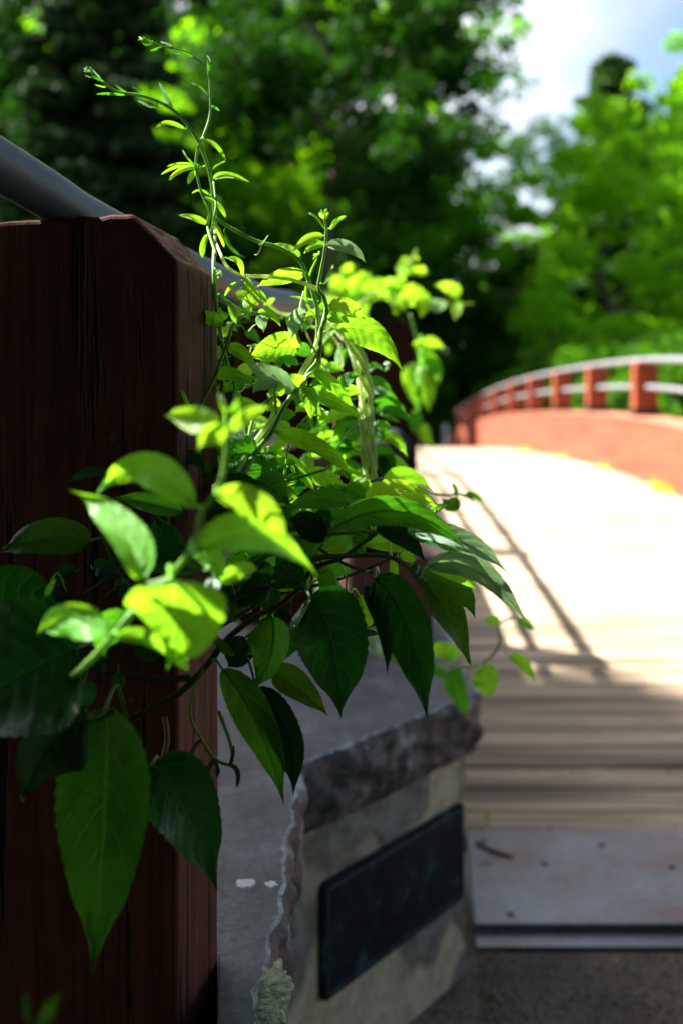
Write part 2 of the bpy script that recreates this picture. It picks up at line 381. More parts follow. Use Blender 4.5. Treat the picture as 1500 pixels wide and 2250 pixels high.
# debris strip in the wide joint between boards
def debris():
    rnd = random.Random(5); v = []; f = []
    for i in range(900):
        x = rnd.uniform(.3, 3); y = rnd.choice([3.76, 3.34, 3.34])+rnd.gauss(0,.012); z = deckz(y)-.012+rnd.uniform(0,.014)+(.004 if y<3.5 else 0)
        if rnd.random() > 1.3-x*.4: continue
        s = rnd.uniform(.004,.014); a = rnd.uniform(0,6.3); bse = len(v)
        d = Vector((math.cos(a),math.sin(a),rnd.uniform(-.3,.3)))*s; e = Vector((-math.sin(a),math.cos(a),.2))*s*.45; c = Vector((x,y,z))
        v += [c-d, c+e, c+d, c-e, c+Vector((0,0,s*.5))]; f += [(bse,bse+1,bse+4),(bse+1,bse+2,bse+4),(bse+2,bse+3,bse+4),(bse+3,bse,bse+4)]
    tag(mesh_obj('leaf_litter', v, f, simple('litter', (.20,.10,.045), .9, nscale=30, var=.6, bs=0)), 'brown leaf litter caught in the gaps between the first deck boards', 'leaf litter', kind='stuff')
debris()
def grit():
    rn = random.Random(21); v = []; f = []
    for i in range(2600):
        x = rn.uniform(.2,1.6); y = rn.uniform(1.9,2.6); s = abs(rn.gauss(0,.0022))+.0012
        if rn.random() < .35: x = .34+abs(rn.gauss(0,.04))-.1*(2.5-y); 
        k = len(v); v += [(x-s,y-s*.6,0),(x+s,y-s*.7,0),(x+s*.8,y+s,0),(x-s*.7,y+s*.8,0),(x,y,s*1.1)]
        f += [(k,k+1,k+4),(k+1,k+2,k+4),(k+2,k+3,k+4),(k+3,k,k+4)]
    tag(mesh_obj('grit', v, f, simple('grit', (.22,.18,.13), .9, nscale=90, var=.7, bs=0)), 'fine grit and crumbs scattered on the path before the steel plate', 'grit', kind='stuff')
grit()
# steel plate at the start of the bridge
pl = empty('expansion_plate', (2, 2.95, 0)); tag(pl, 'grey violet steel plate bridging the path and the first deck boards', 'metal plate')
b = MB(); b.prism([(.355,2.665),(4.2,2.665),(4.2,3.325),(.415,3.325)], .012, .034); b.obj('upper_plate', M['plate'], pl, bevel=.003)
b = MB(); b.prism([(.35,2.585),(4.2,2.585),(4.2,3.20),(.38,3.20)], .002, .0115); b.obj('lower_flange', M['plate'], pl, bevel=.002)
for (x, y) in ((1320,1858),(1475,1905),(1070,1895),(1195,1898),(1060,1850),(1120,2010)):
    Yb = (CH-.034)*F/(y-HY); X = (x-750)/F*Yb; b = MB()
    pts = [Vector((X,Yb,.0345)), Vector((X,Yb,.037)), Vector((X,Yb,.039))]
    b.tube(pts, [.011,.011,.007], 12); b.obj('bolt', M['shoe'] if y != 1895 else M['plate'], pl, smooth=False)
b = MB(); b.tube([Vector((.43,3.20,.038)),Vector((.47,3.14,.040)),Vector((.53,3.09,.038))], [.005,.006,.004], 6)
tag(b.obj('twig', M['rust']), 'short rusty brown twig lying on the steel plate near the pedestal', 'twig')
# ------------------------------------------------------------------ stone wall with plaque
CT = .702; CB = .548
wall = empty('stone_pedestal', (-.2, 2.2, 0)); tag(wall, 'low grey stone abutment wall with slate coping and a dark plaque on its end', 'stone wall')
capoly = [(-.124,.35),(-.090,.35),(-.0855,1.04),(-.082,1.45),(-.078,1.895),(.339,2.468),(.351,3.95),(-.70,3.95)]
def chip_line(p, q, n, amp, rnd):
    out = []
    for k in range(n):
        t = k/n; d = Vector((q[0]-p[0], q[1]-p[1])); L_ = d.length; nn = Vector((d.y, -d.x))/L_
        a = amp*(noise.noise(Vector((p[0]*9+t*L_*14, p[1]*3, 1.3)))*.9+noise.noise(Vector((t*L_*45, p[0]*5, 4)))*.45)
        out.append((p[0]+d.x*t+nn.x*a, p[1]+d.y*t+nn.y*a))
    return out
def cap():
    rnd = random.Random(2)
    edge = chip_line(capoly[1], capoly[3], 60, .012, rnd)+chip_line(capoly[3], capoly[4], 24, .010, rnd)+chip_line(capoly[4], capoly[5], 48, .008, rnd)+chip_line(capoly[5], capoly[6], 50, .010, rnd)+[capoly[6]]
    nE = len(edge); levels = 14; v = []; f = []; fm = []
    # outward normals
    def nrm(i):
        a = Vector(edge[max(i-1,0)]); c = Vector(edge[min(i+1,nE-1)]); d = (c-a).normalized(); return Vector((d.y,-d.x))
    rows = []
    # row 0: inner top ring, row 1: chipped lip, rows: rough face
    prof = [(-.010, 0.0)] + [(-.002, -.002)] + [None]*levels
    for r in range(levels+2):
        row = []
        for i in range(nE):
            n = nrm(i); p = Vector(edge[i])
            if r == 0: off, z = -.004-.010*abs(noise.noise(Vector((p.x*23,p.y*23,7)))), CT+.0006*noise.noise(Vector((p.x*90,p.y*90,3)))
            elif r == 1: off, z = .0, CT-.003+.003*noise.noise(Vector((p.x*60,p.y*60,0)))
            else:
                k = (r-1)/levels; z = CT-.003-(CT-.003-CB)*k
                q = Vector((p.x*6, p.y*6, z*11)); q2 = q*3.6
                off = .006+.030*abs(noise.noise(q))*math.sin(math.pi*min(1,k*1.15))**.5+.010*noise.noise(q2)-.014*k
                if r == levels+1: off -= .012
            row.append(len(v)); v.append((p.x+n.x*off, p.y+n.y*off, z))
        rows.append(row)
    for r in range(levels+1):
        for i in range(nE-1):
            f.append((rows[r][i], rows[r+1][i], rows[r+1][i+1], rows[r][i+1])); fm.append(2 if r == 0 else 1)
    inner = [(-.70,3.95),(-.70,1.30),(-.20,1.24),(-.143,1.178),(-.1265,1.03),(-.124,.35)]
    a = len(v); v += [(x_,y_,CT) for x_,y_ in inner]
    f.append(tuple(rows[0])+tuple(range(a,a+6))); fm.append(0)
    c = len(v); v += [(x_,y_,CB) for x_,y_ in inner]
    f.append(tuple(reversed(rows[-1]))+tuple(range(c+5,c-1,-1))); fm.append(1)
    for q_ in range(5): f.append((a+q_, c+q_, c+q_+1, a+q_+1)); fm.append(1)
    o = mesh_obj('slate_coping', v, f, [M['slate_top'], M['slate_rough'], M['chip']], wall)
    o.data.polygons.foreach_set('material_index', fm)
    o.data.polygons.foreach_set('use_smooth', [m_ > 0 for m_ in fm])
cap()
def wallbody():
    ins = .022
    p = [(-.68,1.32),(-.15,1.2),(-.122,1.05),(-.120,.4),(-.115,.4),(-.100,1.905),(.305,2.470),(.318,3.9),(-.68,3.9)]
    b = MB(); b.prism(p, -.05, CB+.004); o = b.obj('wall_body', M['mortar'], wall, bevel=.012, seg=3)
wallbody()
# plaque on the end face
fa = Vector((-.100,1.905,0)); fb = Vector((.305,2.470,0)); fd = (fb-fa).normalized(); fn = Vector((fd.y,-fd.x,0))
def onface(x, y):                      # pixel -> point on the end face
    d = Vector(((x-750)/F, 1, -(y-HY)/F)); k = (fa-Vector((0,0,CH))).dot(fn)/d.dot(fn); return Vector((0,0,CH))+d*k
q0 = onface(700,1930); q1 = onface(1010,1768); q2 = onface(1006,1979); q3 = onface(690,2204)
s0 = (q0-fa).dot(fd); s1 = (q1-fa).dot(fd); zt = (q0.z+q1.z)/2; zb = (q2.z+q3.z)/2
def fpt(s, z, off): return fa+fd*s+fn*off+Vector((0,0,z))
def facebox(s0, s1, z0, z1, o0, o1, r=0):
    bm = MB(); base = 0
    pts = [(s0,z0),(s1,z0),(s1,z1),(s0,z1)] if not r else []
    if r:
        for (cx, cz, a0) in ((s0+r,z0+r,180),(s1-r,z0+r,270),(s1-r,z1-r,0),(s0+r,z1-r,90)):
            for k in range(5): a = R(a0+k*22.5); pts.append((cx+r*math.cos(a), cz+r*math.sin(a)))
    n = len(pts)
    bm.v = [fpt(s,z,o0) for s,z in pts]+[fpt(s,z,o1) for s,z in pts]
    bm.f = [tuple(range(n-1,-1,-1)), tuple(range(n,2*n))]+[(i,(i+1)%n,n+(i+1)%n,n+i) for i in range(n)]
    return bm
print('plaque', s0, s1, zt, zb)
plq = facebox(s0, s1, zb, zt, .0, .012, .018).obj('plaque', M['bronze'], wall, bevel=.003)
bm = MB()
for (a0, a1, c0, c1) in ((s0+.012,s1-.012,zt-.016,zt-.012),(s0+.012,s1-.012,zb+.012,zb+.016),(s0+.012,s0+.016,zb+.012,zt-.012),(s1-.016,s1-.012,zb+.012,zt-.012)):
    t_ = facebox(a0,a1,c0,c1,.0115,.0145); k = len(bm.v); bm.v += t_.v; bm.f += [tuple(i+k for i in ff) for ff in t_.f]
rm = bm.obj('plaque_rim', simple('green_patina', (.012,.055,.062), .7, nscale=40, var=.8, bs=.3), wall)
# white droppings and lichen on the coping
def patch(name, label, x0, y0, rx, ry, mat, hgt, seed, cat, z=CT, fill=1.0, n=60):
    Yc = (CH-z)*F/(y0-HY); X = (x0-750)/F*Yc; v = []; f = []
    sx = rx/F*Yc; sy = ry*Yc*Yc/(F*(CH-z)); rn = random.Random(seed)
    for ring in range(7):
        k = ring/6
        for i in range(n):
            a = 2*math.pi*i/n; e = 1+.45*noise.noise(Vector((math.cos(a)*1.6+seed, math.sin(a)*1.6, 0)))+.24*noise.noise(Vector((math.cos(a)*6, math.sin(a)*6+seed, 2)))
            zz = z+.0006+(hgt*(1-k**3)*(.6+.6*abs(noise.noise(Vector((k*9*math.cos(a)+seed, k*9*math.sin(a), 5))))) if ring < 6 else -.002)
            v.append((X+sx*k*e*math.cos(a), Yc+sy*k*e*math.sin(a), zz))
    for r_ in range(6):
        for i in range(n): j = (i+1)%n; f.append((r_*n+i, (r_+1)*n+i, (r_+1)*n+j, r_*n+j))
    o = mesh_obj(name, v, f, mat); tag(o, label, cat); return o
patch('bird_dropping', 'larger white splash mark on the slate coping near the wooden post', 540, 1941, 30, 11, M['splash'], .0008, 3, 'stain')
patch('bird_dropping', 'small white splash mark beside the larger one toward the coping edge', 596, 1943, 15, 7, M['splash'], .0008, 8, 'stain')
patch('lichen_patch', 'pale green crusty lichen on the chipped edge of the slate coping', 603, 2190, 33, 88, M['lichen'], .0018, 4, 'lichen')
# ------------------------------------------------------------------ near railing: posts and pipe
nr = empty('approach_railing', (-.32, 1.1, CT)); tag(nr, 'near brown wooden railing post carrying a round blue grey pipe handrail', 'railing')
def post_shape(Bpt, ang, W, T, z0, zc, ch, name, mat, parent, notch=True):
    u = Vector((math.cos(ang), -math.sin(ang), 0)); v_ = Vector((math.sin(ang), math.cos(ang), 0))
    prof = [(0,z0)]; nz_ = 14
    for k in range(1, nz_+1): prof.append((0, z0+(zc-z0)*k/nz_))
    for k in range(1, 6): prof.append((-ch*k/5, zc+(ch*1.05)*k/5))
    nt_ = 16
    for k in range(1, nt_): prof.append((-ch-(W-2*ch)*k/nt_, zc+ch*1.05+(.0035*noise.noise(Vector((k*.9,2,0))) if notch else 0)))
    for k in range(0, 6): prof.append((-W+ch*(5-k)/5, zc+ch*1.05*(5-k)/5))
    prof.append((-W, z0))
    n = len(prof); vv = []; ff = []; D = 8
    for d in range(D+1):
        for (a, z) in prof:
            jit = .0012*noise.noise(Vector((a*40, d*1.1, z*18)))
            vv.append(Bpt+u*(a+jit)+v_*(T*d/D)+Vector((0,0,z+jit*.8-Bpt.z)))
    for d in range(D):
        for i in range(n):
            j = (i+1) % n; ff.append((d*n+i, d*n+j, (d+1)*n+j, (d+1)*n+i))
    ff.append(tuple(range(n-1,-1,-1))); ff.append(tuple(range(D*n, D*n+n)))
    o = mesh_obj(name, vv, ff, mat, parent)
    bv = o.modifiers.new('bevel','BEVEL'); bv.width = .006; bv.segments = 3; bv.limit_method = 'ANGLE'; bv.angle_limit = R(30)
    return o
ANG = math.atan(.235)
post_shape(Vector((-.1728,1.05,0)), ANG, .30, .126, .0, CH+.199, .052, 'post', M['post_paint'], nr)
kb = P(452,655,1.150); b = MB(); b.tube([kb+Vector((-.002,0,0)), kb+Vector((.003,0,0)), kb+Vector((.0055,0,-.001))], [.0045,.004,.0015], 9); b.obj('knot', M['post_paint'], nr)
kb = P(447,640,1.147); b = MB(); b.tube([kb+Vector((.0002,0,.004)), kb+Vector((.0012,0,-.002)), kb+Vector((.0008,0,-.008))], [.0015,.002,.001], 6); b.obj('crack', M['shoe'], nr)
pp = [Vector((-.343-.058*4,1.0-.8,1.3+.286+.017*4)), Vector((-.343,1.0,CH+.286)), Vector((-.285,1.2,CH+.268)), Vector((-.146,1.68,CH+.257)), P(640,668,2.1), P(690,690,2.8), P(690,700,3.55)]
b = MB(); b.tube(spline(pp, 10), .0262, 32); b.obj('handrail_pipe', M['pipe'], nr, smooth=True)
mid = [P(300,975,1.15),P(480,978,1.3),P(575,975,1.7),P(640,965,2.5),P(650,965,3.5)]
b = MB(); b.tube(spline(mid, 8), .024, 24); b.obj('lower_pipe', M['pipe'], nr, smooth=True)
post_shape(P(692,990,3.45), 0.0, .27, .12, CT, CH+.43, .05, 'post', M['post_paint'], nr, False)
# ------------------------------------------------------------------ bridge railings
PSP = 1.95
def sweep(name, mat, parent, x0, x1, f0, f1, y0, y1, n=80):   # arched band following the deck
    b = MB()
    for k in range(n+1):
        y = y0+(y1-y0)*k/n; b.v += [(x0,y,f0(y)),(x1,y,f0(y)),(x1,y,f1(y)),(x0,y,f1(y))]
    for k in range(n):
        a = 4*k; b.f += [(a,a+1,a+5,a+4),(a+1,a+2,a+6,a+5),(a+2,a+3,a+7,a+6),(a+3,a,a+4,a+7)]
    b.f += [(3,2,1,0),(4*n,4*n+1,4*n+2,4*n+3)]
    return b.obj(name, mat, parent)
def railing(side, root):
    xi = 3.0 if side > 0 else .27                         # inner face of the parapet beam
    xo = xi+side*.30 if side > 0 else xi-.30
    xa, xb = min(xi,xo), max(xi,xo); ya = 3.55 if side < 0 else 2.3
    base = lambda y: deckz(y)-.32
    top = lambda y: deckz(y)+.60
    sweep('parapet_beam', M['parapet_red'], root, xa, xb, base, top, ya, 27.6)
    sweep('beam_capping', M['parapet_cap'], root, xa-.012, xb+.012, lambda y: top(y)+.002, lambda y: top(y)+.028, ya, 27.6)
    xc = (xa+xb)/2
    y = (4.51-PSP*1) if side > 0 else 5.15
    while y < 27.5:
        z0 = deckz(y)+.628
        b = MB(); w = .12; t = .075
        pr = [(xc-w,z0),(xc+w,z0),(xc+w,z0+.52),(xc+w-.035,z0+.565),(xc-w+.035,z0+.565),(xc-w,z0+.52)]
        n = len(pr); b.v = [(px,y-t,z) for px,z in pr]+[(px,y+t,z) for px,z in pr]
        b.f = [tuple(range(n)), tuple(range(2*n-1,n-1,-1))]+[(i,n+i,n+(i+1)%n,(i+1)%n) for i in range(n)]
        po = b.obj('post', M['rail_red'], root, bevel=.006)
        s = MB(); s.quadbox(xc-w-.008, xc+w+.008, y-t-.008, y+t+.008, z0-.001, z0+.075); sh = s.obj('post_shoe', M['shoe'], po)
        y += PSP
    yy = [ya+(27.6-ya)*k/90 for k in range(91)]
    if side < 0: yy = [y for y in yy if y > 3.3]; yy[0] = 3.4
    b = MB(); b.tube([Vector((xc, y, deckz(y)+1.21)) for y in yy], .030, 12); b.obj('handrail_pipe', M['pipe_far'], root, smooth=True)
    b = MB(); b.tube([Vector((xc+(-.0), y, deckz(y)+.93)) for y in yy], .025, 12); b.obj('middle_pipe', M['pipe_far'], root, smooth=True)
rr = empty('bridge_railing', (3.15, 18, 1)); tag(rr, 'red wooden railing with grey pipes along the far right side of the arched bridge', 'railing'); railing(1, rr)
lr = empty('bridge_railing', (.12, 18, 1)); tag(lr, 'dark end post and railing on the left side of the bridge, behind the vines', 'railing'); railing(-1, lr)
# end post (second post, standing on the coping)
ps = post_shape(P(915,720,3.2)*1.0, 0.0, .256, .13, .97, CH+(HY-735)/F*3.2, .045, 'end_post', M['post_paint'], lr, False)
b = MB(); c0 = P(835,685,3.14); b.tube([c0, c0+Vector((-.004,.3,-.01)), Vector((.12,3.62,deckz(3.62)+1.20))], [.041,.041,.036], 28); b.obj('pipe_end', M['shoe'], lr, smooth=False)
b = MB(); b.prism([(.02,3.17),(.307,3.17),(.307,3.56),(.02,3.56)], .765, .965); b.obj('end_block', simple('faded_red_wood', (.30,.115,.095), .6, nscale=20, var=.2), lr, bevel=.02, seg=4)
b = MB(); b.prism([(.04,3.2),(.29,3.2),(.29,3.5),(.04,3.5)], CT+.001, .764); b.obj('end_shoe', M['shoe'], lr)
c1 = P(852,985,3.3); b = MB(); b.tube([c1-Vector((.0,.25,0)), c1+Vector((0,.6,.03))], .06, 24); b.obj('lower_pipe', M['pipe'], lr, smooth=True)
# far bollards at the bridge end
def bollard(x, Y, label):
    r = empty('bollard', (x, Y, 1.05)); tag(r, label, 'bollard', 'white bollards past the bridge')
    z = r.location.z; b = MB()
    b.tube([Vector((x,Y,z)),Vector((x,Y,z+.02)),Vector((x,Y,z+1.0)),Vector((x,Y,z+1.08)),Vector((x,Y,z+1.12))],[.11,.09,.09,.07,.02],16); b.obj('bollard_post', M['white'], r, smooth=True)
    b = MB(); b.tube([Vector((x,Y,z+.80)),Vector((x,Y,z+.88))],.095,16); b.obj('band', M['rust'], r)
bollard((937-750)/F*33, 33, 'white bollard at the far end of the bridge, nearest the dark end post')
bollard((977-750)/F*33, 33, 'white bollard at the far end of the bridge, nearest the red parapet')
# ------------------------------------------------------------------ trees
def treeleaf(name, base, trans, fac=.4):
    m, t, b, o = mat_new(name)
    n = noise_node(t, 1.1, 4, .6); n2 = noise_node(t, 7, 2, .5); oi = N(t, 'ShaderNodeObjectInfo')
    a = ramp(t, n.outputs[0], [(.3, [k*.6 for k in base]), (.7, [k*1.5 for k in base])]).outputs[0]
    s = ramp(t, n2.outputs[0], [(.3, .7), (.7, 1.35)]); a = mixc(t, 1.0, a, s.outputs[0], 'MULTIPLY')
    t.links.new(a, b.inputs['Base Color']); b.inputs['Roughness'].default_value = .6; b.inputs['Specular IOR Level'].default_value = .06
    tr = N(t, 'ShaderNodeBsdfTranslucent'); tr.inputs[0].default_value = (*trans, 1)
    ms = N(t, 'ShaderNodeMixShader'); ms.inputs[0].default_value = fac
    t.links.new(b.outputs[0], ms.inputs[1]); t.links.new(tr.outputs[0], ms.inputs[2]); t.links.new(ms.outputs[0], o.inputs[0]); return m
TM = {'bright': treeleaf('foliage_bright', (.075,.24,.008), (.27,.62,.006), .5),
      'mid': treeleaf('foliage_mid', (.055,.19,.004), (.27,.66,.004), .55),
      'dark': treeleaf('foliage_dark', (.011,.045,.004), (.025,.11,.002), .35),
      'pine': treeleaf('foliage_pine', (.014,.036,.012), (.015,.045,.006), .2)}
def leafcloud(centers, radii, per, size, seed, flat=.6):
    """many small bent leaf faces scattered round clump centres -> verts, faces (numpy)"""
    rs = np.random.RandomState(seed); nC = len(centers); n = nC*per
    c = np.repeat(np.asarray(centers), per, 0); r = np.repeat(np.asarray(radii), per)
    d = rs.normal(size=(n,3)); d /= np.linalg.norm(d,axis=1)[:,None]; rad = rs.uniform(.25,1,size=n)**.6
    p = c+d*(r*rad)[:,None]*np.array([1,1,flat])
    nr_ = d*.5+rs.normal(size=(n,3))*.6+np.array([0,0,.5]); nr_ /= np.linalg.norm(nr_,axis=1)[:,None]
    t = np.cross(nr_, rs.normal(size=(n,3))); t /= np.linalg.norm(t,axis=1)[:,None]; w = np.cross(nr_, t)
    s = rs.uniform(.6,1.3,size=n)*size
    a = p-t*s[:,None]; bb = p+w*(s*.5)[:,None]-t*(s*.1)[:,None]+nr_*(s*.12)[:,None]; cc = p+t*s[:,None]; dd = p-w*(s*.5)[:,None]-t*(s*.1)[:,None]+nr_*(s*.12)[:,None]
    v = np.stack([a,bb,cc,dd],1).reshape(-1,3)
    i = np.arange(n)*4; f = np.stack([i,i+1,i+2,i+3],1)
    return v, f
def np_mesh(name, v, f, mat):
    me = bpy.data.meshes.new(name); me.vertices.add(len(v)); me.vertices.foreach_set('co', v.astype(np.float32).ravel())
    me.loops.add(f.size); me.loops.foreach_set('vertex_index', f.astype(np.int32).ravel())
    me.polygons.add(len(f)); me.polygons.foreach_set('loop_start', np.arange(len(f),dtype=np.int32)*4)
    me.materials.append(mat); me.update(calc_edges=True); me.validate(); return me
def limbs(b, base, h, seed, spread, nb=7, r0=.28, low=.25):
    rn = random.Random(seed); tips = []
    tr = [Vector((rn.uniform(-.3,.3)*k*.4, rn.uniform(-.3,.3)*k*.4, h*k/6)) for k in range(7)]
    b.tube(spline(tr,3), [r0*(1-.85*i/18) for i in range(19)], 8)
    for i in range(nb):
        t = low+(1-low)*(i+.5)/nb; o = tr[min(6,int(t*6))].lerp(tr[min(6,int(t*6)+1)], t*6-int(t*6)); a = i*2.4+rn.uniform(-.4,.4)
        ln = spread*(1.05-.55*t)*rn.uniform(.8,1.15)
        e = o+Vector((math.cos(a)*ln, math.sin(a)*ln, ln*.35)); m_ = o.lerp(e,.5)+Vector((0,0,ln*.12))
        q = spline([o,m_,e],4); b.tube(q,[r0*.4*(1-.8*k/8) for k in range(9)],6); tips.append((o,e))
        for s_ in range(3):
            k = rn.uniform(.3,.9); o2 = o.lerp(e,k); a2 = a+rn.uniform(-1.2,1.2); l2 = ln*.4
            e2 = o2+Vector((math.cos(a2)*l2, math.sin(a2)*l2, l2*.3)); b.tube([o2,e2],[r0*.15,r0*.04],5); tips.append((o2,e2))
    return tips
def decid(h, spread, seed, mat, per=70, size=.13, crown_low=.25, dens=1.0, clump=.55):
    b = MB(); tips = limbs(b, None, h*.92, seed, spread, 9, h*.022, crown_low)
    rn = random.Random(seed+1); cs = []; rd = []
    for (o, e) in tips:
        for k in range(int(5*dens)):
            t = rn.uniform(.35,1.05); p = o.lerp(e,t); j = spread*.16
            cs.append((p.x+rn.gauss(0,j), p.y+rn.gauss(0,j), p.z+rn.gauss(0,j*.8))); rd.append(rn.uniform(.5,1.3)*clump*spread*.22)
    for k in range(int(46*dens)):      # outer shell of clumps
        z = rn.uniform(crown_low*.8, 1.0); rr_ = spread*math.sin(math.pi*min(1,max(.05,(z-crown_low*.6)/(1.06-crown_low*.6))))**.6*rn.uniform(.7,1.0)
        a = rn.uniform(0,6.283); cs.append((rr_*math.cos(a), rr_*math.sin(a), z*h)); rd.append(rn.uniform(.6,1.4)*clump*spread*.22)
    v, f = leafcloud(cs, rd, per, size, seed, .65)
    me = np_mesh('crown', v, f, mat)
    tm = bpy.data.meshes.new('trunk'); tm.from_pydata([tuple(q) for q in b.v], [], b.f); tm.materials.append(M['bark'])
    return me, tm
def conifer(h, spread, seed, mat, per=46, size=.16):
    rn = random.Random(seed); b = MB(); b.tube([Vector((0,0,h*k/5)) for k in range(6)], [h*.016*(1-.95*k/5) for k in range(6)], 8)
    cs = []; rd = []; z = h*.12
    while z < h*.985:
        k = 1-z/h; nb = 7 if k > .3 else 5
        for i in range(nb):
            a = rn.uniform(0,6.283); ln = spread*(k**.8)*rn.uniform(.7,1.15)+.15
            o = Vector((0,0,z)); e = Vector((math.cos(a)*ln, math.sin(a)*ln, z-ln*.18)); b.tube([o,e],[.05*k+.012,.008],4)
            m_ = max(2,int(ln/.42))
            for q in range(m_):
                p = o.lerp(e,(q+.7)/m_); cs.append((p.x+rn.gauss(0,.1),p.y+rn.gauss(0,.1),p.z)); rd.append(.18+.32*min(1,ln/2.5)*(1-.4*q/m_))
        z += h*.030*(.6+.6*k)
    v, f = leafcloud(cs, rd, per, size, seed, .45)
    tm = bpy.data.meshes.new('trunk'); tm.from_pydata([tuple(q) for q in b.v], [], b.f); tm.materials.append(M['bark'])
    return np_mesh('crown', v, f, mat), tm
PROTO = {
 'maple': decid(13, 4.6, 11, TM['bright'], 100, .10, .12, 1.5),
 'maple2': decid(12, 4.4, 23, TM['bright'], 100, .10, .10, 1.3),
 'oak': decid(17, 5.6, 5, TM['mid'], 150, .125, .16, 1.9),
 'oakdark': decid(17, 5.8, 7, TM['dark'], 150, .13, .10, 1.9, .62),
 'pine': conifer(17, 4.6, 3, TM['pine'], 60, .2),
 'pinelight': conifer(17, 4.6, 13, treeleaf('foliage_fir', (.030,.075,.022), (.06,.14,.012), .3), 60, .2),
 'shrub': decid(4.2, 2.3, 9, treeleaf('foliage_shrub', (.03,.10,.006), (.10,.30,.004), .42), 70, .09, .04, 1.0, .75),
 'screen_canopy': decid(15, 6.5, 31, TM['dark'], 130, .30, .10, 1.6, .9),  # dense dark crown for the added sky-blocking trees
}
def tree(kind, x, y, z, rot, s, name, label, cat='tree', group='trees around the bridge', sz=None):
    c_, t_ = PROTO[kind]; r = empty(name, (x,y,z)); r.rotation_euler = (0,0,rot); r.scale = (s,s,sz or s); tag(r, label, cat, group)
    for nm, me in (('crown', c_), ('trunk', t_)):
        o = bpy.data.objects.new(nm, me); col.objects.link(o); o.parent = r
    return r
def at(px, Y): return (px-750)/F*Y
BT = 'trees beyond the bridge'
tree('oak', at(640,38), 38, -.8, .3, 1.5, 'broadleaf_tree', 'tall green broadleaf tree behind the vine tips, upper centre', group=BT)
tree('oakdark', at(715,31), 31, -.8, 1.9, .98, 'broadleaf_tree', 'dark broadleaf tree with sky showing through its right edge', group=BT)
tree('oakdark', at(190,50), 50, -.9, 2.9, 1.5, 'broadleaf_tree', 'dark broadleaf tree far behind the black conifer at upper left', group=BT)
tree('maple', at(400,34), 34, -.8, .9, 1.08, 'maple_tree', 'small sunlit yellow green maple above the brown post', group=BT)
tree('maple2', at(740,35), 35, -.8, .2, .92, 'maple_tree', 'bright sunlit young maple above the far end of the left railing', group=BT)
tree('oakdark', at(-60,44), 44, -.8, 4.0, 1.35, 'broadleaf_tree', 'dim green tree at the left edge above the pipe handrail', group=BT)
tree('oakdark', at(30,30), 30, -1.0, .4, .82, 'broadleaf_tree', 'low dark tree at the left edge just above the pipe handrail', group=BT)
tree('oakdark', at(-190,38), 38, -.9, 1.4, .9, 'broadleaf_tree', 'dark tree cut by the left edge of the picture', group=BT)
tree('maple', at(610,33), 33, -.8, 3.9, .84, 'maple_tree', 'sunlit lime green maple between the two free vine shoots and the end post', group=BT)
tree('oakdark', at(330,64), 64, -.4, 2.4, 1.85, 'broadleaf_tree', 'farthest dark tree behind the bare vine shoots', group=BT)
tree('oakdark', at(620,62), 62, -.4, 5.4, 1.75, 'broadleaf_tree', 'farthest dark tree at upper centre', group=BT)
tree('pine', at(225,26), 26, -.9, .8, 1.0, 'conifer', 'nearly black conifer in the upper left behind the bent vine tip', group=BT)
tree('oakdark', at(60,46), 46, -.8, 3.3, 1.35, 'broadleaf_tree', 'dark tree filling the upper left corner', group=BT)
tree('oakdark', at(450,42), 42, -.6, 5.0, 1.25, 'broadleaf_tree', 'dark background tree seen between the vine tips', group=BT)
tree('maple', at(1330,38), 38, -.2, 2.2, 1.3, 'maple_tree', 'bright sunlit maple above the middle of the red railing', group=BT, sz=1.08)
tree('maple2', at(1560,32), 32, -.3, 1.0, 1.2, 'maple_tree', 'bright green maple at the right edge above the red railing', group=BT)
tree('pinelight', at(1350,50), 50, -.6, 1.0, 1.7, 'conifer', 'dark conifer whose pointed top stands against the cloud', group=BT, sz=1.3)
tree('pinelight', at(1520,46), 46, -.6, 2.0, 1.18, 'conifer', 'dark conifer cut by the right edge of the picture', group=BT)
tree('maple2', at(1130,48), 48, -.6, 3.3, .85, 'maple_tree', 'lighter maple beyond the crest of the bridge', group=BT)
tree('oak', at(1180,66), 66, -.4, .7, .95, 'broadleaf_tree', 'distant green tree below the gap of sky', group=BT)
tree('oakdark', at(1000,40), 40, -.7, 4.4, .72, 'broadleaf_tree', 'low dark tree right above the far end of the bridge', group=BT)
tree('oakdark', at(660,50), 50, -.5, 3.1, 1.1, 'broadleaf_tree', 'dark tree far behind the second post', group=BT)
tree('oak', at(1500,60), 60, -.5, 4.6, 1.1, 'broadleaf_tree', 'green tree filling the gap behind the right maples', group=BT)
sh = [(880,36,'left of the bridge end, behind the dark end post'),(960,38,'just beyond the white bollards'),(1080,37,'behind the far end of the red railing'),(1180,27,'behind the middle of the red railing'),(1300,22,'behind the nearer posts of the red railing'),(1440,17,'behind the nearest red post'),(1560,15,'at the right edge behind the red railing'),
      (680,34,'behind the pipe handrail and the vine'),(560,33,'behind the gap between the brown posts'),(800,35,'left of the second post')]
for i, (px, Y, w) in enumerate(sh):
    tree('shrub', at(px,Y)+(0.6 if px > 1100 else 0), Y, -1.5+2.3*min(1,max(0,(Y-18)/11)), i*1.3, .85+.1*(i%3), 'shrub', 'leafy green shrub '+w, 'shrub', 'shrubs along the river bank')
ST = 'shade trees around the viewpoint'
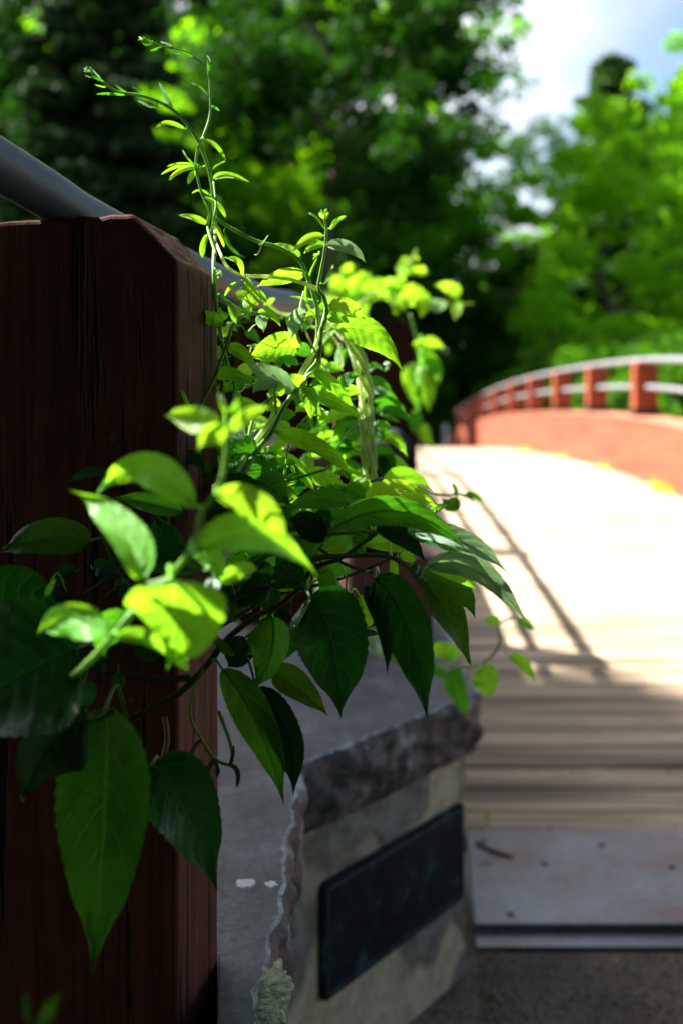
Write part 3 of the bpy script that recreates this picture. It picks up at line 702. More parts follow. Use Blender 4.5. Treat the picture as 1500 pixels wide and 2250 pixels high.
for i, (x, y, s, w) in enumerate([(-5.5,-4.8,.95,'added unseen tree blocking sky light, behind the viewer on the left'),(.3,-6.2,.95,'added unseen tree blocking sky light directly behind the viewer'),(7.0,-5.0,.95,'added unseen tree blocking sky light, behind the viewer on the right'),(-12,-7,1.0,'added unseen tree blocking sky light, farthest to the left behind the viewer')]):  # unseen trees added behind the camera to keep sky light off the post
    tree('screen_canopy', x, y, -.2, i*1.7, s, 'shade_tree', w, 'tree', ST)
for i, (x, y) in enumerate([(-4.5,-2.0),(-2.4,-4.2),(.6,-4.4),(3.6,-3.8),(6,-2.0)]):  # unseen low bushes added behind the camera to darken the post's front
    r_ = tree('shrub', x, y, -.1, i*1.1, 1.0, 'shrub', ('added unseen bush at the far left behind the viewer','added unseen bush left of the path behind the viewer','added unseen bush on the path edge straight behind the viewer','added unseen bush right of the path behind the viewer','added unseen bush at the far right behind the viewer')[i], 'shrub', 'added bushes screening light behind the viewpoint')
# the big tree left of the path whose crown casts the near shadow (gaps let sun onto the vines)
def shade_tree():
    rs = random.Random(8); b = MB(); limbs_ = []
    base = Vector((-12,2.0,-.3)); top = Vector((-10,2.0,15))
    top = Vector((-12.5,4.6,15))
    b.tube([base.lerp(top,k/8)+Vector((.1*math.sin(k),.1*math.cos(k*1.3),0)) for k in range(9)], [.34*(1-.9*k/8) for k in range(9)], 10)
    cs = []; rd = []
    for i in range(1300):
        d = Vector((rs.gauss(0,1),rs.gauss(0,1),rs.gauss(0,1))).normalized()*rs.uniform(.2,1)**.5
        c = Vector((-10+d.x*5.2, 2.0+d.y*7.5, 12+d.z*4.2)); ok = True
        g = c-SUNDIR*(c.z/SUNDIR.z)
        if g.y > 4.35+.35*noise.noise(g*2)-max(0,(g.x-1.2))*1.6: continue
        if ok:
            cs.append(tuple(c)); rd.append(rs.uniform(.35,.6))
            if i % 12 == 0 and c.y > 3.2+.264*(c.z-12): o_ = base.lerp(top, rs.uniform(.4,.9)); b.tube([o_, o_.lerp(c,.5)+Vector((0,0,.4)), c], [.07,.04,.012], 5)
    v, f = leafcloud(cs, rd, 190, .10, 4, .8)
    ce = v.reshape(-1,4,3).mean(1); sd = np.array(SUNDIR); g = ce-sd[None,:]*(ce[:,2]/sd[2])[:,None]; gx, gy = g[:,0], g[:,1]
    wob = .04*np.sin(gx*31)+.04*np.cos(gy*37)        # openings in the crown
    gap = (gx > .93+wob) & (gx < 2.1) & (gy > .42+wob) & (gy < 1.40) & (np.sin(gx*13+2)*np.sin(gy*17+1) < .85)
    gap |= (gx-1.80)**2+(gy-2.79)**2 < .36
    gap |= (gx-.93)**2+(gy-.37)**2 < .055
    keep = ~gap; v = v.reshape(-1,4,3)[keep].reshape(-1,3); n_ = keep.sum(); i_ = np.arange(n_)*4; f = np.stack([i_,i_+1,i_+2,i_+3],1)
    r = empty('shade_tree', base); tag(r, 'big leafy tree left of the path whose crown shades the stone wall and first boards', 'tree', ST)
    for nm, me in (('crown', np_mesh('crown', v, f, TM['dark'])),):
        o = bpy.data.objects.new(nm, me); col.objects.link(o); o.parent = r; o.matrix_parent_inverse = Matrix.Translation(-base)
    b.obj('trunk', M['bark'], r)
shade_tree()
# weeds along the foot of the red parapet
def tuft(X, Y, n, hh, seed, label):
    rn = random.Random(seed); v = []; f = []; uv = []
    for i in range(n):
        a = rn.uniform(0,6.28); l = hh*rn.uniform(.5,1.1); bx = X+rn.gauss(0,.05); by = Y+rn.gauss(0,.12); z = deckz(by)+.002; k = len(v); w = .006
        d = Vector((math.cos(a),math.sin(a),0)); s = Vector((-d.y,d.x,0))*w; p0 = Vector((bx,by,z)); p1 = p0+d*l*.3+Vector((0,0,l*.7)); p2 = p0+d*l*.8+Vector((0,0,l))
        v += [p0-s,p0+s,p1+s,p1-s,p2]; f += [(k,k+1,k+2,k+3),(k+3,k+2,k+4)]; uv += [(.4,0),(.6,0),(.6,.5),(.4,.5),(.5,1)]
    tag(mesh_obj('weed_tuft', v, f, LM['Y'], uvs=uv), label, 'weeds', 'weeds between boards and parapet', 'stuff')
for i, (X, Y, n, hh, w) in enumerate([(2.93,9.2,60,.10,'largest weed tuft at the foot of the red parapet, near the right edge'),(2.95,11.3,34,.06,'small weed tuft at the parapet foot under the nearest red posts'),(2.95,13.4,34,.06,'small weed tuft at the parapet foot midway along'),(2.95,15.9,40,.07,'farthest weed tuft at the parapet foot near the crest'),(.42,3.36,26,.05,'sparse green weeds beside the pedestal at the edge of the steel plate')]):
    tuft(X, Y, n, hh, i, w)

# ------------------------------------------------------------------ vines
class Vine:
    def __init__(s, name, label, loc):
        s.root = empty(name, loc); tag(s.root, label, 'vine'); s.samples = []; s.shift = False; s.rn = random.Random(hash(label) % 1 + len(label)); s.count = 0
    def dsh(s, x, y):                 # the climbing stems pass behind the post's far corner
        return .10*(1.0 if y < 560 else min(1, max(0, (x-488)/70)))
    def stem(s, pts, Y, r, mat='g', node=True, part='stem'):
        """pts: (x,y) or (x,y,Y) in photo pixels; r: radius start,end in pixels"""
        q = []
        n = len(pts)
        for i, p in enumerate(pts):
            yy = p[2] if len(p) > 2 else (Y if not hasattr(Y,'__len__') else Y[0]+(Y[1]-Y[0])*i/(n-1))
            if s.shift: yy = yy+s.dsh(p[0], p[1])
            q.append(P(p[0], p[1], yy))
        c = spline(q, 6); m = len(c); r0, r1 = r if hasattr(r,'__len__') else (r, r*.8)
        rad = [(r0+(r1-r0)*i/(m-1))*c[i].y/F*(1+(.22 if (node and i % 14 == 7) else 0)) for i in range(m)]
        b = MB(); b.tube(c, rad, 8); s.samples += c
        return b.obj(part, SM[mat], s.root, smooth=True)
    def leaf(s, bx, by, mx_, my_, tx, ty, w, tone='G', Y=None, dY=0.0, roll=None, fold=None, attach=True, curl=None, nat=None):
        rn = s.rn; s.count += 1
        # depth from the nearest stem sample
        best = None; bd = 1e9
        for c in s.samples:
            x = 750+c.x/c.y*F; y = HY+(CH-c.z)/c.y*F; d = math.hypot(x-bx, y-by)+(abs(c.y-Y)*300 if Y else 0)
            if d < bd: bd = d; best = c
        Yb = Y if Y else (best.y if best is not None else 1.05)+rn.uniform(-.01,.01)
        Yt = Yb+dY+rn.uniform(-.015,.015)
        B = P(bx,by,Yb); T = P(tx,ty,Yt); Mi = P(mx_,my_,(Yb+Yt)/2-.004)
        C = 2*Mi-.5*(B+T); W = w/F*(Yb+Yt)/2
        big = w > 26; nl = 66 if big else (24 if w > 12 else 12); nu = 10 if big else 6
        if roll is None: roll = rn.uniform(-.45,.45)
        if fold is None: fold = rn.uniform(.12,.5)
        if curl is None: curl = rn.uniform(-.12,.25)
        W = 1.12*W/max(.55, math.cos(roll))/max(.75, math.cos(fold*.7))
        tocam = (Vector((0,0,CH))-Mi).normalized(); verts = []; uvs = []; faces = []
        teeth = 17 if w > 60 else 12; ph1 = rn.uniform(0,6.28); ph2 = rn.uniform(0,9)
        for i in range(nl+1):
            t = i/nl; p = B*(1-t)**2+C*2*t*(1-t)+T*t*t; tg = ((C-B)*(1-t)+(T-C)*t)
            if tg.length < 1e-6: tg = T-B
            tg.normalize(); n = (tocam-tg*tocam.dot(tg)).normalized(); n = Matrix.Rotation(roll+.25*math.sin(t*2.2+ph1), 3, tg) @ n; l = tg.cross(n)
            sh = (t**.52)*((1-t)**.95)/.399 if w > 12 else (t**.4)*((1-t)**.5)/.53
            tipw = .035*(1-t)**.3 if w > 20 else .05
            sh = max(sh, tipw*min(1,t*20)) if t < 1 else 0
            # drip tip
            if t > .78 and w > 20: sh *= .42+.58*((1-t)/.22)**1.2
            for j in range(nu+1):
                u = -1+2*j/nu; au = abs(u); saw = 0
                if big and j in (0, nu) and .06 < t < .95: ft = (t*teeth) % 1; saw = .085*(ft if ft < .75 else (1-ft)*3)-.02
                hw = W/2*sh*(1+saw*(1.2-.6*t))
                wav = .065*W*math.sin(t*9+ph2+u*1.5)*au**2+.11*W*noise.noise(Vector((u*1.4+ph2,t*3.2,ph1)))*au
                pucker = .022*W*math.cos((t-.27*au)*7*6.283)*(1-au)*au*4 if big else 0
                off = l*(hw*u*math.cos(fold*au)) + n*(hw*au*math.sin(fold)+curl*W*(t-.5)**2*-1.2+wav+pucker)
                verts.append(p+off); uvs.append((u*.5+.5, t))
        for i in range(nl):
            for j in range(nu):
                a = i*(nu+1)+j; faces.append((a, a+1, a+nu+2, a+nu+1))
        # petiole + midrib keel
        B0 = B+(verts[nu//2]-B)*1.0
        if attach and best is not None and bd < 130:
            S = best.copy(); ml = (S+B)/2; ml += Vector((0,-.002,(B-S).length*.16)); pt = spline([S, ml, B, B+(C-B)*.12], 5)
        else:
            d_ = (B-C).normalized(); pt = spline([B+d_*W*.30+Vector((0,.004,.004)), B+d_*W*.12, B, B+(C-B)*.12], 4)
        rp_ = max(.0007, min(.0017, W*.035)); mb = MB(); mb.tube(pt, [rp_*(1.25-.5*i/len(pt)) for i in range(len(pt))], 6)
        k = len(verts); verts += [Vector(q) for q in mb.v]; uvs += [(.5, .02)]*len(mb.v); faces += [tuple(i+k for i in ff) for ff in mb.f]
        if w > 45 and tone in 'DGBK':
            keel = [verts[i*(nu+1)+nu//2] for i in range(0, nl+1, 3)]; mb = MB(); mb.tube(keel, [rp_*.75*(1-.85*i/len(keel)) for i in range(len(keel))], 5)
            k = len(verts); verts += [Vector(q) for q in mb.v]; uvs += [(.5, .5)]*len(mb.v); faces += [tuple(i+k for i in ff) for ff in mb.f]
        return mesh_obj('leaf', verts, faces, LM[tone], s.root, smooth=True, uvs=uvs)
    def bud(s, x, y, dx, dy, n, ln, tone='V', Y=None, w=4):
        V = []; Fc = []
        for i in range(n):
            a = (i-(n-1)/2)*.33+s.rn.uniform(-.1,.1); c_, s_ = math.cos(a), math.sin(a); l = ln*s.rn.uniform(.6,1.1)
            vx, vy = (dx*c_-dy*s_), (dx*s_+dy*c_)
            o = s.leaf(x-dx*i, y-dy*i, x+vx*l*.5+s.rn.uniform(-2,2), y+vy*l*.5+s.rn.uniform(-2,2), x+vx*l, y+vy*l, w, tone, Y=Y, attach=False)
            k = len(V); V += [v_.co.copy() for v_ in o.data.vertices]; Fc += [tuple(q+k for q in p_.vertices) for p_ in o.data.polygons]
            bpy.data.objects.remove(o)
        mesh_obj('shoot_tip', V, Fc, LM[tone], s.root, smooth=True, uvs=[(.5,.5)]*len(V))
# ---- 1: vine climbing beside the brown post, with free shoots at the top
v1 = Vine('climbing_vine', 'sharp twining vine climbing beside the brown post with two thin bare shoots above it', P(600,1000,1.08))
v1.shift = True
v1.stem([(545,990,1.15),(535,900,1.16),(500,800,1.15),(478,690,1.14),(470,590,1.13),(474,500,1.12),(468,420,1.11),(460,375,1.10),(445,330),(420,285),(385,245),(342,220),(300,208),(262,203),(228,182),(198,156)], 1.09, (5.2,2.6), 'g')
v1.stem([(475,560,1.12),(457,500,1.12),(461,466,1.09),(449,437,1.09),(438,405,1.09),(431,357,1.085),(437,322,1.08),(449,295,1.08),(461,258),(463,223),(459,162),(443,138),(427,127),(406,113),(385,107),(358,102),(337,93),(315,87)], 1.09, (3.2,1.8), 'g')
v1.stem([(462,520,1.12),(470,485,1.08),(475,450,1.08),(470,400,1.10)], 1.1, (3.2,2.5), 'g')
v1.stem([(472,478),(507,501),(560,528),(613,544),(656,571),(675,608),(693,661),(699,709),(694,760),(672,812),(640,870),(600,925),(560,980)], (1.10,1.12), (3.8,6.0), 'g')
v1.stem([(475,533),(487,562),(501,587),(533,605),(592,608),(645,616),(699,637),(716,665),(713,699),(699,745),(689,773),(661,820),(643,867),(605,913),(573,955),(545,992),(520,1040),(480,1100)], (1.10,1.10), (3.0,6.8), 'p')
v1.stem([(712,476),(717,507),(712,560),(704,603),(700,635),(712,655),(718,690),(706,727),(700,787),(680,815),(654,853),(624,895),(596,951),(563,992),(530,1060),(520,1130)], (1.06,1.08), (3.2,6.2), 'g')
v1.stem([(668,640),(660,690),(686,760),(703,790),(696,812),(680,822),(650,850)], 1.07, (2.2,3.5), 'p')
v1.stem([(482,647),(512,671),(540,685),(568,690),(540,690),(512,716),(500,755),(484,797),(470,834),(447,881),(419,927),(400,962),(385,1002),(359,1043),(303,1117),(233,1197),(172,1271),(120,1330)], (1.04,1.10), (3.4,4.4), 'g')
v1.stem([(488,860),(492,800),(484,900),(490,960),(500,1050)], 1.14, (4,4), 'g')
v1.stem([(640,850),(590,880),(560,915),(548,955),(542,990)], 1.12, (3.5,4), 'g')
v1.stem([(608,909),(606,890),(604,860)], 1.05, (3,2.2), 'y')
for i, (x, y, dx, dy) in enumerate([(505,640,30,-20),(545,760,25,30),(590,700,-30,18),(640,760,-28,26),(470,700,20,40),(520,860,34,-22),(660,950,36,24),(690,720,30,10),(600,1000,44,30),(500,985,-34,40),(735,1000,-20,40),(560,560,18,-30)]):
    q_ = [(x,y)]+[(x+dx*k/4+7*math.sin(k*1.9+i), y+dy*k/4+6*math.cos(k*2.1+i)) for k in range(1,6)]
    v1.stem(q_, 1.09+.01*(i % 5), (1.7,.8), 'gyp'[i % 3], part='tendril')
T1 = [ # bx,by, mx,my, tx,ty, w, tone
 (382,247,366,212,349,180,7,'G'),(409,285,371,270,343,281,9,'V'),(345,237,325,232,303,221,5,'G'),(287,208,268,198,251,183,5,'G'),(278,210,245,206,211,207,6,'G'),
 (459,159,459,138,456,121,8,'G'),(457,209,437,189,418,181,4,'G'),(461,234,474,236,483,245,5,'G'),(449,306,476,322,497,353,8,'V'),(429,362,413,348,401,327,4,'V'),
 (446,367,400,363,353,385,7,'V'),(440,365,400,360,366,367,5,'V'),(440,367,402,372,371,397,10,'Y'),(433,375,422,386,414,405,12,'Y'),(471,393,505,386,550,401,14,'V'),
 (465,375,480,362,497,354,4,'V'),(461,429,441,418,422,426,5,'V'),(449,434,478,448,497,479,10,'V'),(457,493,424,478,393,473,14,'V'),(467,491,482,510,493,544,10,'Y'),
 (493,507,508,545,539,566,8,'G'),(458,515,447,540,446,568,11,'V'),(501,568,528,580,531,619,13,'Y'),(477,597,483,602,478,612,14,'Y'),(520,621,505,632,493,653,7,'V'),
 (235,188,222,176,205,168,4,'G'),(225,180,208,172,186,166,4,'G'),(228,182,215,165,197,146,4,'G'),(232,192,222,190,208,186,3,'V'),(300,208,312,200,290,192,4,'G'),
 (358,102,345,108,330,112,5,'G'),(337,93,325,88,306,84,4,'G'),(385,107,372,98,352,92,4,'G'),(406,113,392,118,371,116,4,'G'),(427,127,405,117,386,112,6,'G'),(337,95,322,100,312,92,4,'G'),
 # around the post top
 (669,602,615,607,561,632,34,'Y'),(556,674,553,640,535,603,30,'Y'),(556,674,545,667,533,655,24,'Y'),(560,640,575,650,587,667,16,'V'),(540,625,546,632,552,640,26,'Y'),
 (491,710,460,697,430,691,31,'V'),(505,662,512,690,520,711,16,'V'),(500,690,490,694,483,672,14,'V'),(568,689,596,690,617,718,18,'V'),(570,693,576,708,579,730,24,'B'),
 (703,692,682,692,662,706,20,'Y'),(672,690,648,702,641,746,38,'B'),(650,728,657,745,665,763,7,'G'),(656,768,605,764,540,792,62,'V'),(503,760,530,775,566,803,30,'Y'),
 (664,866,602,832,528,786,44,'B'),(612,845,575,845,556,866,26,'B'),(473,829,510,822,557,846,28,'V'),(560,838,520,842,488,868,30,'G'),(556,812,535,815,520,828,30,'Y'),
 (605,868,608,852,602,836,34,'V'),(672,850,655,834,632,822,26,'Y'),(672,848,680,880,684,926,38,'V'),(675,866,738,882,800,925,38,'V'),(798,922,818,925,808,945,12,'B'),
 (689,815,736,850,781,903,28,'V'),(745,722,822,738,888,818,60,'V'),(722,672,766,678,803,703,36,'Y'),(722,702,745,698,770,712,24,'V'),
 (710,519,675,527,638,557,20,'Y'),(660,565,630,545,598,538,16,'V'),(717,540,690,540,668,558,18,'V'),(717,538,768,545,803,578,26,'B'),(712,503,695,478,678,468,6,'V'),
 (727,505,738,486,761,475,10,'V'),(712,625,724,603,732,581,7,'V'),(700,662,665,656,636,651,5,'V'),(690,690,672,640,700,560,6,'V'),(655,800,630,790,600,800,20,'G'),
 (415,905,392,898,370,908,42,'G'),(415,898,402,870,395,855,18,'V'),(610,949,702,985,780,1049,40,'V'),(562,1002,505,1003,446,1055,78,'G'),(575,1000,575,1035,560,1070,70,'G'),
 (582,1000,648,1030,692,1084,50,'V'),(673,1040,726,1052,768,1102,42,'V'),(460,1045,425,1040,392,1082,56,'G'),(395,1005,430,1010,448,1042,30,'D'),(560,1110,505,1100,455,1172,96,'D'),
 (630,700,640,720,655,735,10,'V'),(606,870,590,900,612,880,8,'V'),(450,1060,447,1078,438,1096,10,'G'),(627,1078,603,1068,580,1072,14,'G'),
]
for a in T1: v1.leaf(*a[:7], tone=a[7])
v1.bud(712,480,0,-1,5,22,'V',1.05,6); v1.bud(198,156,-.8,-.5,4,14,'G',1.09,3); v1.bud(315,87,-.9,-.2,3,12,'G',1.09,3); v1.bud(700,560,-.9,.3,3,16,'V',1.05,4)
mb = MB()
for i in range(6): mb.tube([P(556+i*4,799+i*2.2,1.073-.0008),P(560+i*4,801+i*2.2,1.0715),P(563+i*4,803+i*2.2,1.073)],[.0004,.0012,.0004],6)
# ---- 2: spreading spray with the large dark hanging leaves
v2 = Vine('spreading_vine', 'dense low vine spray with large dark serrated leaves hanging over the stone coping', P(700,1250,1.05))
v2.stem([(280,1582),(350,1549),(397,1521),(448,1470),(500,1404),(565,1353),(607,1334),(660,1290),(687,1250),(747,1227),(789,1199),(827,1171)], (1.02,1.04), (8,4.5), 'w')
v2.stem([(230,1480),(280,1484),(350,1493),(420,1489)], (1.03,1.02), (9,8), 'w')
v2.stem([(400,1420),(500,1325),(547,1301),(598,1287),(660,1260)], 1.06, (8,5), 'w')
v2.stem([(560,1240),(635,1189),(715,1175),(799,1168),(860,1172),(930,1190)], (1.08,1.02), (6.5,3.5), 'g')
v2.stem([(600,1270),(682,1231),(743,1222),(845,1222),(887,1241),(918,1268),(940,1285)], (1.05,.98), (7,3), 'd')
v2.stem([(700,1205),(760,1240),(830,1262),(870,1270)], 1.05, (4,2.5), 'd')
v2.stem([(448,1470),(425,1517),(420,1577),(443,1624),(471,1666),(504,1680),(511,1661),(504,1624),(490,1587),(481,1563)], (1.02,1.0), (3.2,4.2), 'g')
v2.stem([(763,1265),(760,1300),(768,1345)], 1.04, (2,1.5), 'b')
v2.stem([(362,1575),(368,1625),(354,1680)], .98, (6,5), 'b')
v2.stem([(154,1323),(210,1290),(280,1243),(360,1200)], 1.06, (4,4), 'd')
v2.stem([(190,1350),(260,1290),(340,1250)], 1.04, (3,3), 'd')
v2.stem([(598,1355),(600,1310),(580,1260)], 1.03, (2.4,2.4), 'd')
v2.stem([(540,1440),(565,1400),(598,1340)], 1.03, (3.5,3.5), 'd')
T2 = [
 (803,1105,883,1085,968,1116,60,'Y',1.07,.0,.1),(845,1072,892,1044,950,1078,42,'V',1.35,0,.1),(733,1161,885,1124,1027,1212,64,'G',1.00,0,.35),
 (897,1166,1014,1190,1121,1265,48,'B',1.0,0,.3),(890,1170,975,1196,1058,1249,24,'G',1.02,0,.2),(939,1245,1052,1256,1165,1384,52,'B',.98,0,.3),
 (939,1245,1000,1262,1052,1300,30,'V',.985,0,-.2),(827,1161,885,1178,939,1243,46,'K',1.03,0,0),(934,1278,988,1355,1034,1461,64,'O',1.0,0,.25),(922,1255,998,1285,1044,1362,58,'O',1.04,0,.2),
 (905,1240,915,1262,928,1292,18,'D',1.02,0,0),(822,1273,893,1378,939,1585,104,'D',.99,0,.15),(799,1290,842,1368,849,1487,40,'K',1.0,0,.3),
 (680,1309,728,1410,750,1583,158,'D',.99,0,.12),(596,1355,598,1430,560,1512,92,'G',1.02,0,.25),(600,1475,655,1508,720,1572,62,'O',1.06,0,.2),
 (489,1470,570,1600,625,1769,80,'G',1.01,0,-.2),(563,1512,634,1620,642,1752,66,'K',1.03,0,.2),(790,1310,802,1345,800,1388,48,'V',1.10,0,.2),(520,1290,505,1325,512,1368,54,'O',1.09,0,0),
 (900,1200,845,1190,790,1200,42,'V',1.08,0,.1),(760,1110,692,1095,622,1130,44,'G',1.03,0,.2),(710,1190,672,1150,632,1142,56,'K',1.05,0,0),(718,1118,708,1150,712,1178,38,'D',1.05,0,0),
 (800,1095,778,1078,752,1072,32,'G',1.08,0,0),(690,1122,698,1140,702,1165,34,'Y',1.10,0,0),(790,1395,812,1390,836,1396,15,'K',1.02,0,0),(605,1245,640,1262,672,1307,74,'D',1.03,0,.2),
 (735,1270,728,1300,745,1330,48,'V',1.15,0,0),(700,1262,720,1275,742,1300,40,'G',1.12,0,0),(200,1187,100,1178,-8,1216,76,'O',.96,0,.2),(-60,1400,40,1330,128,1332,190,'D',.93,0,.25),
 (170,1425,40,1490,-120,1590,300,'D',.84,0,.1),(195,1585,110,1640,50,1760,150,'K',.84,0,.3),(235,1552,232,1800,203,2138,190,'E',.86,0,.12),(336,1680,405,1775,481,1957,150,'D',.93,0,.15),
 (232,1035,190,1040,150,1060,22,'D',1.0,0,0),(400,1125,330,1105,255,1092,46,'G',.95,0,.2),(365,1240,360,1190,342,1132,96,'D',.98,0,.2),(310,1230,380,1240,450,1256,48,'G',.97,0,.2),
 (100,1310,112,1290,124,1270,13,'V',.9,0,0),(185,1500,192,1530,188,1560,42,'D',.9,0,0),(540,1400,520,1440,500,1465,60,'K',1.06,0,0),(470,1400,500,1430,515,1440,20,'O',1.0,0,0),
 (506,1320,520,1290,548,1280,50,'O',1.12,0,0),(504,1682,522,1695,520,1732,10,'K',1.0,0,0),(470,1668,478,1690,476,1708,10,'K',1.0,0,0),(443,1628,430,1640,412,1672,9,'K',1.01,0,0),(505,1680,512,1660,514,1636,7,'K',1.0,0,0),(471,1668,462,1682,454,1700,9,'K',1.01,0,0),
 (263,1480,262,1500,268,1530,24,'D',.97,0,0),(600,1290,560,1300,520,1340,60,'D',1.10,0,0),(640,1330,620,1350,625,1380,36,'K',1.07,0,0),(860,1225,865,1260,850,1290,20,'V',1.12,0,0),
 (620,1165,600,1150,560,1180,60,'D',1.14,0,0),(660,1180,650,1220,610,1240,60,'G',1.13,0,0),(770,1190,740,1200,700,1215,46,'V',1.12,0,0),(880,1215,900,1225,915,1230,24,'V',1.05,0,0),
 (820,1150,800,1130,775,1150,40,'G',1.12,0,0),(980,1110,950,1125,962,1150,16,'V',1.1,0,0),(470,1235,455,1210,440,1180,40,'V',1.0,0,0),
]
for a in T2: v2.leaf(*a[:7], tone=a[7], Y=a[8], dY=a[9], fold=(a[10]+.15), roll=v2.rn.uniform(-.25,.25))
rn = random.Random(77)
v9 = Vine('inner_vine', 'shaded tangle of overlapping vine leaves deep behind the hanging leaves and the front shoot', P(600,1250,1.2))
v9.stem([(250,1480,1.1),(350,1400,1.15),(470,1300,1.18),(560,1220,1.2),(660,1140,1.22),(760,1080,1.25),(840,1050,1.3)], 1.15, (5,3), 'd')
v9.stem([(480,1380,1.12),(600,1310,1.15),(720,1280,1.17),(830,1240,1.18),(900,1200,1.2)], 1.15, (5,3), 'w')
v9.stem([(420,1120,1.15),(520,1080,1.16),(620,1060,1.18),(720,1030,1.2)], 1.15, (4,3), 'g')
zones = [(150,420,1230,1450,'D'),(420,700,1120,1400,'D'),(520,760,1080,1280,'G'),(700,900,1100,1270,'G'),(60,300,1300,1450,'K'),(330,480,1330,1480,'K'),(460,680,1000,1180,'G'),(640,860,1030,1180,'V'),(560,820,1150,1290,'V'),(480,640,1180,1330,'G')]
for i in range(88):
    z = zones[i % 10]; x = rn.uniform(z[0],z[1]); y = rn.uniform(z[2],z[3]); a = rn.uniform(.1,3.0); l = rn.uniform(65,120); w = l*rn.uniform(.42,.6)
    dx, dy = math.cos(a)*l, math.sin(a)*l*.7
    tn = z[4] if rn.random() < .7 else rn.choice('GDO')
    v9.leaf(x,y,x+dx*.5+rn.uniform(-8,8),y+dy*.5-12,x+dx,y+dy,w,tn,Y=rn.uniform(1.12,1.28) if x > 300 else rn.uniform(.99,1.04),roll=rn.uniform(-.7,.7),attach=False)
v10 = Vine('climbing_vine', 'small fresh leaves and thin stems crowding against the right edge of the brown post', P(600,1000,1.16))
v10.stem([(500,1150,1.2),(520,1050,1.18),(500,950,1.17),(515,860,1.17),(498,790,1.18)], 1.18, (3,2), 'g')
v10.stem([(560,1160,1.2),(620,1060,1.2),(640,960,1.2),(690,900,1.2),(735,850,1.22)], 1.2, (3,2), 'y')
v10.stem([(480,1200,1.16),(560,1130,1.16),(660,1110,1.16),(750,1070,1.18)], 1.16, (3.5,2.5), 'g')
v10.stem([(530,1120,1.2),(590,1040,1.21),(580,960,1.22),(610,880,1.22)], 1.2, (2.4,1.6), 'p')
for i in range(64):
    c_ = v10.rn.choice(v10.samples); x = 750+c_.x/c_.y*F+v10.rn.uniform(-12,12); y = HY+(CH-c_.z)/c_.y*F+v10.rn.uniform(-10,10)
    a = v10.rn.uniform(-.7,3.7); l = v10.rn.uniform(28,62)
    v10.leaf(x+math.cos(a)*8,y+math.sin(a)*8,x+math.cos(a)*l*.55+v10.rn.uniform(-4,4),y+math.sin(a)*l*.55-5,x+math.cos(a)*l,y+math.sin(a)*l*.9,l*v10.rn.uniform(.34,.52),v10.rn.choice('VVGGGY'))
# ---- 3: out of focus shoot in front
v3 = Vine('vine_shoot', 'blurred bright yellow green vine shoot nearest the viewer in front of the brown post', P(380,1350,.70))
v3.stem([(30,1600,1.02),(90,1545,.97),(140,1500,.88),(177,1472,.78),(215,1435,.72),(252,1393,.71),(289,1351,.71),(335,1310,.72),(373,1267,.71),(411,1220,.70),(434,1173,.70),(443,1127,.70),(471,1089,.70),(490,1043,.70),(497,987,.70),(499,940,.70),(500,905,.70)], .7, (8.5,5), 'g')
T3 = [(376,1272,388,1355,373,1462,196,'V',.66,.15,-.1),(428,1112,318,1028,214,1083,74,'V',.69,.25,.2),(303,1272,268,1160,156,1078,80,'V',.68,.2,.3),(475,1085,572,1110,632,1198,62,'Y',.67,.1,.2),
 (430,1215,568,1175,698,1270,78,'V',.67,.2,.2),(238,1397,150,1362,85,1390,72,'V',.70,.2,.1),(285,1360,240,1385,232,1442,74,'G',.75,.2,.1),(259,1397,345,1410,420,1467,36,'V',.69,.15,.1),
 (490,940,428,920,364,914,56,'Y',.68,.1,.3),(495,965,462,955,435,990,48,'Y',.69,0,.2),(508,950,540,912,598,893,30,'Y',.69,0,.2),(430,1225,470,1230,492,1276,56,'V',.77,0,.2),(487,1280,530,1250,568,1254,36,'V',.77,0,.2),
 (474,1270,468,1295,478,1322,32,'B',.78,0,.2),(502,915,520,890,522,868,16,'V',.70,0,.1),(500,915,488,885,480,862,14,'V',.70,0,.1),(380,1430,395,1445,412,1472,30,'V',.72,0,.2)]
for a in T3: v3.leaf(*a[:7], tone=a[7], Y=a[8], dY=a[9]*.3, fold=a[10]+.12, roll=v3.rn.uniform(-.2,.2))
v4 = Vine('vine_shoot', 'faint blurred green leaf shoot in the dark bottom left corner', P(100,2230,.6))
v4.stem([(60,2290),(90,2250),(100,2230)], .6, (4,3), 'd')
v4.leaf(92,2250,112,2215,136,2180,28,'O',Y=.6); v4.leaf(60,2240,58,2210,56,2185,12,'D',Y=.6)
# ---- 5: pale twisted bundle and leaves in front of the second post
v5 = Vine('twisted_vine', 'pale rope of twisted vine stems with slightly blurred leaves in front of the second post', P(800,900,1.55))
cx = [(735,700),(752,728),(772,752),(787,785),(797,825),(804,860),(803,903),(805,950),(810,1000),(812,1060),(800,1110)]
for k in range(4):
    pts = []
    for i, (x, y) in enumerate(cx):
        for h_ in (0, .5):
            if i == len(cx)-1 and h_: continue
            x2 = x+(cx[min(i+1,len(cx)-1)][0]-x)*h_; y2 = y+(cx[min(i+1,len(cx)-1)][1]-y)*h_
            a = k*1.571+(i+h_)*1.0; pts.append((x2+12.5*math.cos(a), y2, 1.55+.007*math.sin(a)))
    v5.stem([(p_[0],p_[1],p_[2]-.06) for p_ in pts], 1.5, (5.2,6), 'p')
v5.stem([(560,640,1.5),(620,690,1.55),(700,688,1.6),(740,700,1.6)], 1.5, (3,3), 'p')
v5.stem([(500,712),(560,705),(640,698),(690,690)], 1.55, (3,3), 'g')
v5.stem([(640,700),(690,720),(735,745),(752,790),(750,810)], 1.5, (3,2), 'p')
